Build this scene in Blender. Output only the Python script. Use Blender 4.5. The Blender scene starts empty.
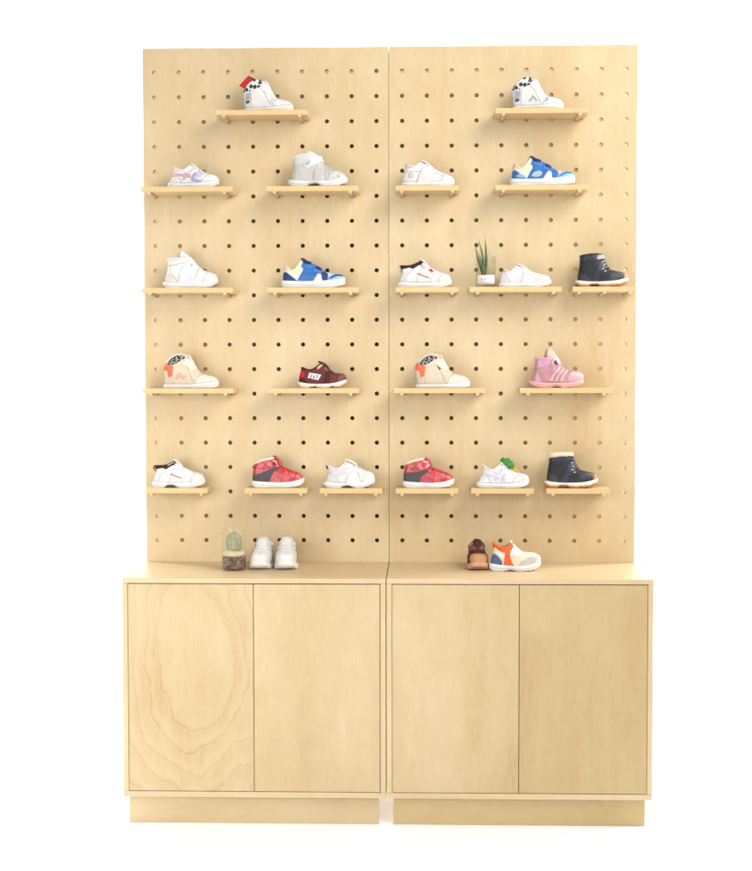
import bpy, bmesh, math, random
from mathutils import Vector, Matrix, noise as mnoise
random.seed(7)
sc = bpy.context.scene
COL = sc.collection
PI = math.pi

# ------------------------------------------------------------------ helpers
def lin(r, g, b):
    def f(c):
        c /= 255.0
        return c / 12.92 if c <= 0.04045 else ((c + 0.055) / 1.055) ** 2.4
    return (f(r), f(g), f(b), 1.0)

def link(o, parent=None):
    COL.objects.link(o)
    if parent is not None:
        o.parent = parent
    return o

def mesh_obj(name, verts, faces, mat, parent=None, smooth=False, loc=None):
    me = bpy.data.meshes.new(name)
    me.from_pydata([tuple(v) for v in verts], [], faces)
    me.update()
    bm = bmesh.new(); bm.from_mesh(me)
    bmesh.ops.recalc_face_normals(bm, faces=bm.faces)
    bm.to_mesh(me); bm.free()
    if smooth:
        for p in me.polygons:
            p.use_smooth = True
    if mat is not None:
        me.materials.append(mat)
    o = bpy.data.objects.new(name, me)
    if loc is not None:
        o.location = loc
    return link(o, parent)

def bm_obj(name, bm, mat, parent=None, smooth=False):
    me = bpy.data.meshes.new(name)
    bmesh.ops.recalc_face_normals(bm, faces=bm.faces)
    bm.to_mesh(me); bm.free()
    if smooth:
        for p in me.polygons:
            p.use_smooth = True
    if mat is not None:
        me.materials.append(mat)
    o = bpy.data.objects.new(name, me)
    return link(o, parent)

def box(name, x0, x1, y0, y1, z0, z1, mat, parent=None, bev=0.0008, segs=2):
    bm = bmesh.new()
    bmesh.ops.create_cube(bm, size=1.0)
    for v in bm.verts:
        v.co = Vector((x0 + (v.co.x + .5) * (x1 - x0), y0 + (v.co.y + .5) * (y1 - y0), z0 + (v.co.z + .5) * (z1 - z0)))
    if bev > 0:
        bmesh.ops.bevel(bm, geom=list(bm.edges), offset=bev, segments=segs, affect='EDGES', profile=.5)
    return bm_obj(name, bm, mat, parent)

def empty(name, loc, rz=0.0):
    o = bpy.data.objects.new(name, None)
    o.empty_display_size = .05
    o.location = loc
    o.rotation_euler = (0, 0, rz)
    return link(o)

def tag(o, label, cat, group=None, kind=None):
    o['label'] = label
    o['category'] = cat
    if group: o['group'] = group
    if kind: o['kind'] = kind
    return o

# ------------------------------------------------------------------ materials
class NT:
    def __init__(s, name):
        s.m = bpy.data.materials.new(name); s.m.use_nodes = True
        s.t = s.m.node_tree
        s.b = s.t.nodes['Principled BSDF']
    def n(s, typ, **kw):
        n = s.t.nodes.new(typ)
        for k, v in kw.items(): setattr(n, k, v)
        return n
    def l(s, a, b): s.t.links.new(a, b)
    def val(s, node, **kw):
        for k, v in kw.items(): node.inputs[k.replace('_', ' ')].default_value = v

def math_node(N, op, a, b=None, c=None):
    n = N.n('ShaderNodeMath', operation=op)
    for i, x in enumerate((a, b, c)):
        if x is None: continue
        if isinstance(x, (int, float)): n.inputs[i].default_value = x
        else: N.l(x, n.inputs[i])
    return n.outputs[0]

def wood(name, seed, axis='Z', contour=.25, freq=5.0, dark=(.60, .435, .235), light=(.715, .572, .368),
         field=(1.7, 1.7, .62), mask_lo=.45, rough=.42, oval=None):
    G = .80
    dark = (dark[0] * G, dark[1] * G * 1.02, dark[2] * G * 1.01); light = (light[0] * G, light[1] * G * 1.02, light[2] * G * 1.01)
    N = NT(name)
    tc = N.n('ShaderNodeTexCoord')
    def mp(scale, off):
        m = N.n('ShaderNodeMapping')
        s = list(scale)
        if axis == 'X': s = [s[2], s[1], s[0]]
        m.inputs['Scale'].default_value = s
        m.inputs['Location'].default_value = (seed * 3.17 + off, seed * 1.73 + off * .7, seed * 2.41 - off)
        N.l(tc.outputs['Object'], m.inputs['Vector'])
        return m.outputs[0]
    def nz(scale, off, detail, rough_=.5, dist=0.0):
        n = N.n('ShaderNodeTexNoise')
        n.inputs['Scale'].default_value = 1.0
        n.inputs['Detail'].default_value = detail
        n.inputs['Roughness'].default_value = rough_
        n.inputs['Distortion'].default_value = dist
        N.l(mp(scale, off), n.inputs['Vector'])
        return n.outputs['Fac']
    blotch = nz((3.2, 3.2, 1.5), 0, 4, .55)
    streak = nz((31, 31, 1.9), 5, 4, .65, .3)
    mott = nz((13, 13, 6.5), 71, 4, .62, .6)
    fibre = nz((420, 420, 14), 9, 2, .6)
    flake = nz((95, 95, 30), 13, 2, .5)
    fld = nz(field, 21, 3.2, .42, .25)
    wig = nz((14, 14, 7), 31, 3, .5)
    if oval:   # cathedral figure: nested ovals round a centre on the board
        cx, cz, ax, az = oval
        m_ = N.n('ShaderNodeMapping'); m_.inputs['Location'].default_value = (-cx / ax, 0, -cz / az); m_.inputs['Scale'].default_value = (1 / ax, 0, 1 / az)
        N.l(tc.outputs['Object'], m_.inputs['Vector'])
        ln = N.n('ShaderNodeVectorMath', operation='LENGTH'); N.l(m_.outputs[0], ln.inputs[0])
        wob = nz((7, 7, 4), 83, 4, .5, .4)
        e_ = math_node(N, 'ADD', ln.outputs['Value'], math_node(N, 'MULTIPLY', math_node(N, 'SUBTRACT', fld, .5), 1.5))
        e_ = math_node(N, 'ADD', e_, math_node(N, 'MULTIPLY', math_node(N, 'SUBTRACT', wob, .5), .55))
        fld = math_node(N, 'ADD', math_node(N, 'MAXIMUM', e_, .66), .0)
    ph = math_node(N, 'ADD', math_node(N, 'MULTIPLY', fld, freq * 2 * PI), math_node(N, 'MULTIPLY', wig, 1.7))
    sn = math_node(N, 'SINE', ph)
    # sharp on one side like early/late wood
    fr = math_node(N, 'FRACT', math_node(N, 'DIVIDE', ph, 2 * PI))
    ring = math_node(N, 'POWER', fr, 9.0 if oval else 5.0)
    ring2 = math_node(N, 'MULTIPLY', math_node(N, 'ADD', sn, 1.0), .22)
    ringv = math_node(N, 'ADD', ring, ring2)
    mk = N.n('ShaderNodeMapRange'); mk.inputs['From Min'].default_value = mask_lo; mk.inputs['From Max'].default_value = mask_lo + .2
    N.l(nz((1.6, 1.6, .8), 47, 2, .5), mk.inputs['Value'])
    ringm = math_node(N, 'MULTIPLY', math_node(N, 'MULTIPLY', ringv, mk.outputs[0]), contour)
    f = math_node(N, 'MULTIPLY_ADD', blotch, .9, .14)
    f = math_node(N, 'ADD', f, math_node(N, 'MULTIPLY', math_node(N, 'SUBTRACT', streak, .5), .22))
    f = math_node(N, 'ADD', f, math_node(N, 'MULTIPLY', math_node(N, 'SUBTRACT', mott, .5), .50))
    f = math_node(N, 'ADD', f, math_node(N, 'MULTIPLY', math_node(N, 'SUBTRACT', fibre, .5), .26))
    f = math_node(N, 'ADD', f, math_node(N, 'MULTIPLY', math_node(N, 'SUBTRACT', flake, .5), .26))
    f = math_node(N, 'SUBTRACT', f, ringm)
    cr = N.n('ShaderNodeValToRGB')
    e = cr.color_ramp.elements
    e[0].position = 0.0; e[0].color = (dark[0] * .78, dark[1] * .70, dark[2] * .62, 1)
    e[1].position = 1.0; e[1].color = (*light, 1)
    m = cr.color_ramp.elements.new(.38); m.color = (*dark, 1)
    N.l(f, cr.inputs[0])
    # pinkish figure
    mx = N.n('ShaderNodeMixRGB', blend_type='MULTIPLY')
    pk = N.n('ShaderNodeMapRange'); pk.inputs['From Min'].default_value = .5; pk.inputs['From Max'].default_value = .75
    N.l(nz((6, 6, 1.6), 61, 3, .5), pk.inputs['Value'])
    N.l(math_node(N, 'MULTIPLY', pk.outputs[0], .8), mx.inputs[0])
    N.l(cr.outputs[0], mx.inputs[1]); mx.inputs[2].default_value = (1.0, .945, .89, 1)
    N.l(mx.outputs[0], N.b.inputs['Base Color'])
    N.val(N.b, Roughness=rough)
    N.b.inputs['Specular IOR Level'].default_value = .3
    bp = N.n('ShaderNodeBump'); bp.inputs['Strength'].default_value = .08; bp.inputs['Distance'].default_value = .0006
    N.l(fibre, bp.inputs['Height']); N.l(bp.outputs[0], N.b.inputs['Normal'])
    return N.m

def fabric(name, rgb, rough=.75, weave=1400, amt=.12, bump=.25, sheen=0.0, spec=.3, metal=0.0, coat=0.0):
    """leather / knit / rubber: soft colour variation and a fine surface grain"""
    N = NT(name)
    tc = N.n('ShaderNodeTexCoord')
    n1 = N.n('ShaderNodeTexNoise'); n1.inputs['Scale'].default_value = 60; n1.inputs['Detail'].default_value = 4
    N.l(tc.outputs['Object'], n1.inputs['Vector'])
    n2 = N.n('ShaderNodeTexVoronoi'); n2.inputs['Scale'].default_value = weave
    N.l(tc.outputs['Object'], n2.inputs['Vector'])
    c = [v * (.82 if min(rgb) > 200 else .84) for v in lin(*rgb)[:3]]
    mx = N.n('ShaderNodeMixRGB', blend_type='MIX')
    mx.inputs[1].default_value = (c[0] * (1 - amt * 1.6), c[1] * (1 - amt * 1.6), c[2] * (1 - amt * 1.6), 1)
    mx.inputs[2].default_value = (min(1, c[0] * (1 + amt)), min(1, c[1] * (1 + amt)), min(1, c[2] * (1 + amt)), 1)
    N.l(n1.outputs['Fac'], mx.inputs[0])
    N.l(mx.outputs[0], N.b.inputs['Base Color'])
    N.val(N.b, Roughness=rough, Metallic=metal)
    N.b.inputs['Specular IOR Level'].default_value = spec
    N.b.inputs['Coat Weight'].default_value = coat
    N.b.inputs['Coat Roughness'].default_value = .15
    ad = math_node(N, 'ADD', math_node(N, 'MULTIPLY', n2.outputs['Distance'], .5), n1.outputs['Fac'])
    bp = N.n('ShaderNodeBump'); bp.inputs['Strength'].default_value = bump; bp.inputs['Distance'].default_value = .002
    N.l(ad, bp.inputs['Height']); N.l(bp.outputs[0], N.b.inputs['Normal'])
    return N.m

def leopard(name, ground, spot, scale=150.0):
    N = NT(name)
    tc = N.n('ShaderNodeTexCoord')
    nz = N.n('ShaderNodeTexNoise'); nz.inputs['Scale'].default_value = 120
    N.l(tc.outputs['Object'], nz.inputs['Vector'])
    mxv = N.n('ShaderNodeMixRGB', blend_type='ADD'); mxv.inputs[0].default_value = .006
    N.l(tc.outputs['Object'], mxv.inputs[1]); N.l(nz.outputs['Color'], mxv.inputs[2])
    mp = N.n('ShaderNodeMapping'); mp.inputs['Scale'].default_value = (1, .25, 1)
    N.l(mxv.outputs[0], mp.inputs['Vector'])
    v = N.n('ShaderNodeTexVoronoi'); v.inputs['Scale'].default_value = scale; v.inputs['Randomness'].default_value = .65
    N.l(mp.outputs[0], v.inputs['Vector'])
    cr = N.n('ShaderNodeValToRGB')
    cr.color_ramp.interpolation = 'LINEAR'
    e = cr.color_ramp.elements
    e[0].position = .09; e[0].color = lin(*ground)
    e[1].position = .14; e[1].color = lin(*spot)
    a = e.new(.44); a.color = lin(*spot)
    b = e.new(.50); b.color = lin(*ground)
    N.l(v.outputs['Distance'], cr.inputs[0])
    N.l(cr.outputs[0], N.b.inputs['Base Color'])
    N.val(N.b, Roughness=.85)
    return N.m

def glassmat(name, tint=(.985, .99, .98), edge=.26):
    """thin clear glass: straight-through transmission plus fresnel reflection"""
    N = NT(name)
    N.t.nodes.remove(N.b)
    out = [n for n in N.t.nodes if n.type == 'OUTPUT_MATERIAL'][0]
    tr = N.n('ShaderNodeBsdfTransparent'); tr.inputs[0].default_value = (*tint, 1)
    gl = N.n('ShaderNodeBsdfGlossy'); gl.inputs['Roughness'].default_value = .14
    lw = N.n('ShaderNodeLayerWeight'); lw.inputs['Blend'].default_value = .5
    fac = math_node(N, 'MULTIPLY_ADD', math_node(N, 'POWER', lw.outputs['Facing'], 4.0), edge, .014)
    mx = N.n('ShaderNodeMixShader')
    N.l(fac, mx.inputs[0]); N.l(tr.outputs[0], mx.inputs[1]); N.l(gl.outputs[0], mx.inputs[2])
    N.l(mx.outputs[0], out.inputs['Surface'])
    return N.m

M = {}
WHITE = (226, 226, 228)
M['white'] = fabric('white_leather', (231, 229, 226), .5, 1500, .07, .3)
M['white_mesh'] = fabric('white_mesh_fabric', (228, 226, 223), .8, 900, .10, .6)
M['cool_white'] = fabric('cool_white_leather', (228, 227, 229), .45, 1500, .06)
M['white_rubber'] = fabric('white_rubber', (234, 233, 230), .5, 2000, .03, .08)
M['cream_rubber'] = fabric('cream_rubber', (238, 229, 214), .5, 2000, .04, .08)
M['silver'] = fabric('silver_leather', (204, 201, 194), .4, 1300, .09, .3, metal=.12)
M['grey'] = fabric('grey_fabric', (172, 173, 178), .7, 1000, .1)
M['pale_grey'] = fabric('pale_grey_fabric', (214, 212, 212), .7, 1000, .08)
M['lining_white'] = fabric('white_lining', (214, 210, 205), .95, 700, .1, .5)
M['lining_cream'] = fabric('cream_fleece', (238, 220, 190), .95, 500, .12, .8)
M['lining_dark'] = fabric('dark_lining', (62, 40, 44), .95, 700, .25, .5)
M['lining_black'] = fabric('black_lining', (40, 38, 40), .95, 700, .2, .5)
M['lining_yellow'] = fabric('yellow_lining', (226, 205, 70), .9, 700, .1, .4)
M['black'] = fabric('black_leather', (26, 24, 32), .38, 700, .3, .6, spec=.4)
M['black_shine'] = fabric('black_patent', (34, 34, 48), .24, 700, .25, .5, spec=.5)
M['boot_highlight'] = fabric('slate_seam_highlight', (78, 80, 98), .4, 900, .15, .2)  # slate tone paints gloss highlights along the black boots' seams
M['lace_black'] = fabric('black_lace', (26, 25, 28), .8, 1200, .2)
M['tan_rubber'] = fabric('tan_rubber', (178, 122, 78), .55, 1500, .1, .1)
M['pink'] = fabric('pink_leather', (204, 150, 154), .36, 800, .22, .6, metal=.15)
M['pink_light'] = fabric('pale_pink_leather', (222, 176, 178), .35, 900, .16, .2, metal=.15)
M['pink_rubber'] = fabric('pink_rubber', (236, 176, 172), .5, 1600, .05, .08)
M['mauve'] = fabric('mauve_shiny_film', (198, 150, 170), .35, 1600, .1, .1, metal=.25)
M['mauve_pink'] = fabric('dusty_pink_film', (206, 160, 178), .4, 1600, .1, .1)
M['lilac'] = fabric('lilac_film', (176, 160, 200), .4, 1600, .08, .1)
M['pale_lilac'] = fabric('pale_lilac_film', (205, 198, 216), .4, 1600, .06, .1)
M['blue_grey'] = fabric('blue_grey_film', (156, 164, 190), .4, 1600, .08, .1)
M['blue'] = fabric('bright_blue_leather', (56, 112, 184), .34, 1300, .18, .2)
M['mid_blue'] = fabric('mid_blue_leather', (60, 122, 198), .38, 1300, .15, .2)
M['dark_blue'] = fabric('dark_blue_leather', (38, 66, 122), .45, 1300, .15, .2)
M['light_blue'] = fabric('light_blue_leather', (138, 182, 226), .4, 1300, .1, .15)
M['navy'] = fabric('navy_strap', (34, 42, 84), .5, 1300, .15, .2)
M['sky_grey'] = fabric('pale_blue_mesh', (176, 200, 214), .7, 900, .1, .3)
M['lemon'] = fabric('pale_lemon_fabric', (240, 232, 190), .7, 900, .07, .3)
M['red'] = fabric('red_patent', (190, 26, 40), .22, 600, .22, .5, spec=.6, coat=.4)
M['red_bright'] = fabric('bright_red_patent', (212, 44, 50), .25, 600, .2, .5, spec=.6, coat=.4)
M['red_strap'] = fabric('red_strap_film', (196, 36, 62), .2, 900, .15, .2, spec=.7, coat=.6)
M['red_matt'] = fabric('matt_red', (186, 34, 36), .6, 1200, .12, .2)
M['red_dark'] = fabric('dark_red_welt', (112, 18, 28), .4, 900, .15, .2)
M['charcoal'] = fabric('charcoal_suede', (84, 80, 84), .8, 1200, .12, .3)
M['maroon'] = fabric('maroon_mesh', (106, 50, 52), .75, 800, .2, .6)
M['maroon_brown'] = fabric('brown_mesh', (112, 66, 54), .75, 800, .2, .6)
M['maroon_dark'] = fabric('dark_maroon_suede', (76, 36, 38), .8, 1000, .15, .4)
M['maroon_light'] = fabric('dusty_maroon', (128, 78, 76), .7, 900, .15, .4)
M['tan'] = fabric('tan_toe_rubber', (196, 148, 100), .6, 1200, .08, .15)
M['tan_pink'] = fabric('pinkish_tan_rubber', (214, 166, 138), .55, 1400, .08, .1)
M['orange'] = fabric('orange_leather', (228, 104, 42), .5, 1200, .12, .2)
M['coral'] = fabric('coral_orange_leather', (238, 112, 74), .5, 1200, .1, .2)
M['pale_coral'] = fabric('faded_coral_print', (234, 172, 140), .6, 1200, .1, .2)
M['tongue_pink'] = fabric('pale_pink_fleece', (232, 204, 190), .8, 700, .08, .4)
M['lining_shade'] = fabric('shaded_taupe_lining', (168, 148, 128), .8, 700, .12, .4)
M['lining_shade2'] = fabric('beige_seam', (196, 178, 156), .8, 700, .1, .3)
M['beige'] = fabric('beige_knit', (222, 206, 184), .8, 800, .08, .5)
M['beige_pale'] = fabric('pale_beige_suede', (232, 222, 204), .75, 1000, .06, .3)
M['sand'] = fabric('sand_strap', (236, 206, 150), .6, 1000, .08, .2)
M['steel_blue'] = fabric('steel_blue_leather', (84, 98, 138), .5, 1000, .12, .2)
M['warm_white'] = fabric('warm_white_mesh', (238, 226, 204), .75, 800, .06, .4)
M['grey_mesh'] = fabric('light_grey_mesh', (204, 196, 192), .8, 700, .1, .5)
M['leo_white'] = leopard('white_leopard_print', (200, 198, 198), (30, 28, 32), 78)
M['leo_dark'] = leopard('grey_leopard_print', (150, 142, 132), (26, 24, 24), 125)
M['red_card'] = fabric('red_card', (190, 30, 30), .55, 2000, .04, .05)
M['black_card'] = fabric('black_card', (40, 32, 30), .55, 2000, .08, .05)
M['green_card'] = fabric('green_card', (62, 142, 60), .5, 1500, .25, .2)
M['yellow_card'] = fabric('yellow_orange_card', (224, 180, 60), .5, 1500, .15, .1)
M['sole_line'] = fabric('sole_groove_grey', (196, 192, 186), .7, 1500, .08, .1)
M['sole_line_pink'] = fabric('sole_groove_pink', (206, 146, 142), .7, 1500, .08, .1)
M['grey2'] = fabric('silver_grey_welt', (186, 184, 178), .6, 1000, .1)
M['seam'] = fabric('grey_seam_shading', (186, 184, 184), .8, 1000, .1)  # stitch lines whose grey also paints shading onto the white shoes
M['ink'] = fabric('dark_ink', (110, 82, 86), .7, 2000, .1, .05)
M['ink_grey'] = fabric('grey_ink', (140, 132, 134), .7, 2000, .05, .05)
M['paper'] = fabric('white_label_paper', (236, 230, 226), .7, 2000, .03, .05)
M['cactus'] = fabric('cactus_green', (164, 166, 130), .65, 400, .2, .5)
M['spine'] = fabric('cactus_spine', (226, 220, 180), .6, 1500, .1, .1)
M['leaf'] = fabric('leaf_green', (96, 116, 78), .5, 700, .28, .3)
M['leaf_pale'] = fabric('leaf_pale_green', (150, 168, 122), .5, 700, .2, .3)
M['stemroot'] = fabric('brown_stem', (112, 96, 74), .7, 700, .25, .3)
M['sandlayer'] = fabric('white_sand', (232, 214, 176), .95, 420, .2, 1.0)
M['glass'] = glassmat('clear_glass')
M['jar_glass'] = glassmat('jar_glass', (.95, .953, .94), .45)
M['water'] = glassmat('clear_water', (.93, .955, .94), .3)

def soil_mat():
    N = NT('brown_pebble_soil')
    tc = N.n('ShaderNodeTexCoord')
    v = N.n('ShaderNodeTexVoronoi'); v.inputs['Scale'].default_value = 270
    N.l(tc.outputs['Object'], v.inputs['Vector'])
    cr = N.n('ShaderNodeValToRGB')
    e = cr.color_ramp.elements
    e[0].position = 0; e[0].color = lin(76, 56, 48)
    e[1].position = 1; e[1].color = lin(176, 150, 136)
    a = e.new(.45); a.color = lin(112, 84, 72)
    b = e.new(.75); b.color = lin(142, 112, 100)
    sx = N.n('ShaderNodeSeparateColor'); N.l(v.outputs['Color'], sx.inputs[0])
    N.l(sx.outputs[0], cr.inputs[0]); N.l(cr.outputs[0], N.b.inputs['Base Color'])
    N.val(N.b, Roughness=.9)
    bp = N.n('ShaderNodeBump'); bp.inputs['Strength'].default_value = .9; bp.inputs['Distance'].default_value = .004; bp.invert = True
    N.l(v.outputs['Distance'], bp.inputs['Height']); N.l(bp.outputs[0], N.b.inputs['Normal'])
    return N.m
M['soil'] = soil_mat()

def backdrop_mat():
    N = NT('white_studio_paper')
    tc = N.n('ShaderNodeTexCoord')
    n1 = N.n('ShaderNodeTexNoise'); n1.inputs['Scale'].default_value = 3
    N.l(tc.outputs['Object'], n1.inputs['Vector'])
    mx = N.n('ShaderNodeMixRGB'); mx.inputs[1].default_value = (.92, .93, .95, 1); mx.inputs[2].default_value = (.94, .95, .97, 1)
    N.l(n1.outputs['Fac'], mx.inputs[0]); N.l(mx.outputs[0], N.b.inputs['Base Color'])
    N.val(N.b, Roughness=.9); N.b.inputs['Specular IOR Level'].default_value = .1
    return N.m
M['backdrop'] = backdrop_mat()

PL = dict(light=(.765, .612, .394), dark=(.645, .467, .255))
W_PANEL_L = wood('birch_ply_panel_a', 1.3, 'Z', .13, 6, field=(2.6, 2.6, .7), **PL)
W_PANEL_R = wood('birch_ply_panel_b', 6.6, 'Z', .12, 6, field=(2.6, 2.6, .7), **PL)
W_DOOR1 = wood('birch_ply_figured_door', 2.35, 'Z', .33, 3.9, field=(3.4, 3.4, 1.9), mask_lo=.10, oval=(-.185, .47, .150, .34))
W_DOOR2 = wood('birch_ply_door_b', 7.7, 'Z', .20, 5, field=(2.8, 2.8, 1.2))
W_DOOR3 = wood('birch_ply_door_c', 9.2, 'Z', .20, 6, field=(3.2, 3.2, .8))
W_DOOR4_SHADED = wood('birch_ply_door_d_shaded', 12.4, 'Z', .20, 6, field=(3.2, 3.2, .7), light=(.645, .495, .285), dark=(.535, .38, .185))  # light falloff at the lower right put into a darker, yellower ply
W_TOP = wood('birch_ply_top', 15.1, 'X', .10, 5)
W_EDGE = wood('birch_ply_edging', 5.5, 'X', .05, 5, light=(.76, .60, .385), dark=(.66, .49, .285))
W_EDGEV = wood('birch_ply_edging_upright', 6.5, 'Z', .05, 5, light=(.76, .60, .385), dark=(.66, .49, .285))
W_PLINTH = wood('birch_ply_plinth', 3.2, 'X', .10, 5)
W_PLINTH_SHADED = wood('birch_ply_plinth_shaded', 5.9, 'X', .12, 5, light=(.66, .50, .28), dark=(.56, .40, .19))  # dimmer light on the right-hand plinth is put into this darker ply
W_BACK = wood('pale_ply_back', 8.8, 'Z', .06, 5, light=(1.0, .82, .54), dark=(.92, .70, .42))
W_SHELF = wood('pine_shelf', 11.2, 'X', .12, 9, field=(9, 9, 1.5), light=(.82, .62, .345), dark=(.70, .485, .235))
W_PEG = wood('beech_peg', 13.7, 'Z', .05, 5, light=(.76, .57, .36), dark=(.66, .47, .27))

# ------------------------------------------------------------------ setting: white studio sweep
def sweep():
    prof = [(-9.0, 0.0), (-4, 0.0), (0, 0.0)]
    yb, r = 3.2, 1.0
    prof.append((yb - r, 0.0))
    for i in range(1, 13):
        a = i / 12 * PI / 2
        prof.append((yb - r + math.sin(a) * r, r - math.cos(a) * r))
    prof.append((yb, 9.0))
    vs, fs = [], []
    for (y, z) in prof:
        vs += [(-14, y, z), (14, y, z)]
    for i in range(len(prof) - 1):
        fs.append((2 * i, 2 * i + 1, 2 * i + 3, 2 * i + 2))
    o = mesh_obj('backdrop', vs, fs, M['backdrop'], smooth=True)
    o['kind'] = 'structure'
    o['label'] = 'seamless white studio floor and background'
sweep()

# ------------------------------------------------------------------ display stands
PITCH = .08
ZROW0 = 2.3443
XL0, XR0 = -.7596, .0433
ZC, ZB, ZTOP = .7528, .0855, 2.4217
YF = -.36
YBK = .135
HOLE_R = .0070
def rowz(j): return ZROW0 - PITCH * j
def colx(side, i): return (XL0 if side == 0 else XR0) + PITCH * i

def pegboard(name, x0, x1, xh0, mat, parent):
    th = .018
    NA = 24
    bm = bmesh.new()
    xs = [x0] + [xh0 + PITCH * (i + .5) for i in range(9)] + [x1]
    zs = [ZTOP] + [ZROW0 - PITCH * (j + .5) for j in range(19)] + [ZC + .0002]
    cache = {}
    def V(x, y, z):
        k = (round(x, 5), round(y, 5), round(z, 5))
        if k not in cache: cache[k] = bm.verts.new((x, y, z))
        return cache[k]
    for i in range(10):
        for j in range(20):
            a, b, t, d = xs[i], xs[i + 1], zs[j], zs[j + 1]
            cx, cz = xh0 + PITCH * i, ZROW0 - PITCH * j
            per = NA // 4
            outer = []
            for k in range(per): outer.append((a + (b - a) * k / per, d))
            for k in range(per): outer.append((b, d + (t - d) * k / per))
            for k in range(per): outer.append((b - (b - a) * k / per, t))
            for k in range(per): outer.append((a, t - (t - d) * k / per))
            inner = []
            for k in range(NA):
                an = -PI * .75 + 2 * PI * k / NA
                inner.append((cx + HOLE_R * math.cos(an), cz + HOLE_R * math.sin(an)))
            for k in range(NA):
                n = (k + 1) % NA
                f = bm.faces.new((V(outer[k][0], 0, outer[k][1]), V(outer[n][0], 0, outer[n][1]), V(inner[n][0], 0, inner[n][1]), V(inner[k][0], 0, inner[k][1])))
                f = bm.faces.new((V(outer[k][0], th, outer[k][1]), V(inner[k][0], th, inner[k][1]), V(inner[n][0], th, inner[n][1]), V(outer[n][0], th, outer[n][1])))
                f = bm.faces.new((V(inner[k][0], 0, inner[k][1]), V(inner[n][0], 0, inner[n][1]), V(inner[n][0], th, inner[n][1]), V(inner[k][0], th, inner[k][1])))
    # outer rim
    for e in [e for e in bm.edges if len(e.link_faces) == 1 and abs(e.verts[0].co.y) < 1e-6]:
        p, q = e.verts[0].co, e.verts[1].co
        bm.faces.new((e.verts[0], e.verts[1], V(q.x, th, q.z), V(p.x, th, p.z)))
    return bm_obj(name, bm, mat, parent)

def stand(label, x0, x1, xp0, xp1, xh0, px0, px1, wp, doors, dx, wpl, inner):
    xc = (x0 + x1) / 2
    root = empty('display_stand', (xc, 0, 0))
    tag(root, label, 'display stand', 'pair of birch plywood pegboard stands')
    o = lambda x: x - xc
    th = .0160
    box('top_board', o(x0), o(x1), YF, YBK, ZC - .0152, ZC, W_EDGE, root, .0012)
    bot = box('bottom_board', o(x0), o(x1), YF, YBK - .001, ZB, ZB + .0172, W_EDGE, root, .001)
    for a, b in ((x0, x0 + th), (x1 - th, x1)):
        box('side_board', o(a), o(b), YF + .0004, YBK - .002, ZB + .0176, ZC - .0156, W_EDGEV, root, .001)
    box('rear_board', o(x0 + th + .001), o(x1 - th - .001), YBK - .02, YBK - .004, ZB + .018, ZC - .016, W_BACK, root, .0006)
    g = .0016
    for k in range(2):
        a, b = dx[k], dx[k + 1]
        box('door', o(a) + g * .6, o(b) - g * .6, YF + .0012, YF + .017, .1029 + .0016, .7376 - .0026, doors[k], root, .0007)
    box('plinth', o(px0), o(px1), YF + .02, YF + .038, 0.0006, ZB - .0004, wpl, root, .0008)
    for a in (px0 + .03, px1 - .07):
        box('rear_foot', o(a), o(a) + .04, YBK - .08, YBK - .04, 0.0006, ZB - .0004, W_PLINTH, root, .0008)
    pb = pegboard('pegboard', o(xp0), o(xp1), o(xh0), wp, root)
    box('added_back_panel', o(xp0), o(xp1), YBK - .016, YBK - .002, ZC + .0004, ZTOP, W_BACK, root, .0008)  # unseen board, added so the peg holes look dark
    a, b = (xp1 - .014, xp1 - .0006) if inner == 'right' else (xp0 + .0006, xp0 + .014)
    box('added_seam_blocker', o(a), o(b), .0184, YBK - .0164, ZC + .0004, ZTOP - .0006, W_BACK, root, .0004)  # unseen rail, added to block light and darken the seam between boards
    return root

stand('birch pegboard stand on a cabinet whose left door has bold swirling grain',
      -.7976, -.0015, -.7976, -.0007, XL0, -.7848, -.0231, W_PANEL_L, (W_DOOR1, W_DOOR2), (-.7811, -.4001, -.0185), W_PLINTH, 'right')
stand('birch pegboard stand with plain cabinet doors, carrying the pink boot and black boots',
      .0008, .7988, .0007, .7988, XR0, .0210, .7806, W_PANEL_R, (W_DOOR3, W_DOOR4_SHADED), (.0172, .3986, .7824), W_PLINTH_SHADED, 'left')

# ------------------------------------------------------------------ shelves
def peg(parent, x):
    vs, fs = [], []
    n = 20
    r = .0058
    st = [(-.1012, r * .86), (-.1004, r), (.028, r), (.0288, r * .86)]
    for y, rr in st:
        for k in range(n):
            a = 2 * PI * k / n
            vs.append((x + rr * math.cos(a), y, rr * math.sin(a)))
    for i in range(len(st) - 1):
        for k in range(n):
            fs.append((i * n + k, i * n + (k + 1) % n, (i + 1) * n + (k + 1) % n, (i + 1) * n + k))
    fs.append(tuple(range(n))); fs.append(tuple((len(st) - 1) * n + k for k in range(n)))
    return mesh_obj('peg', vs, fs, W_PEG, parent, smooth=False)

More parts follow.
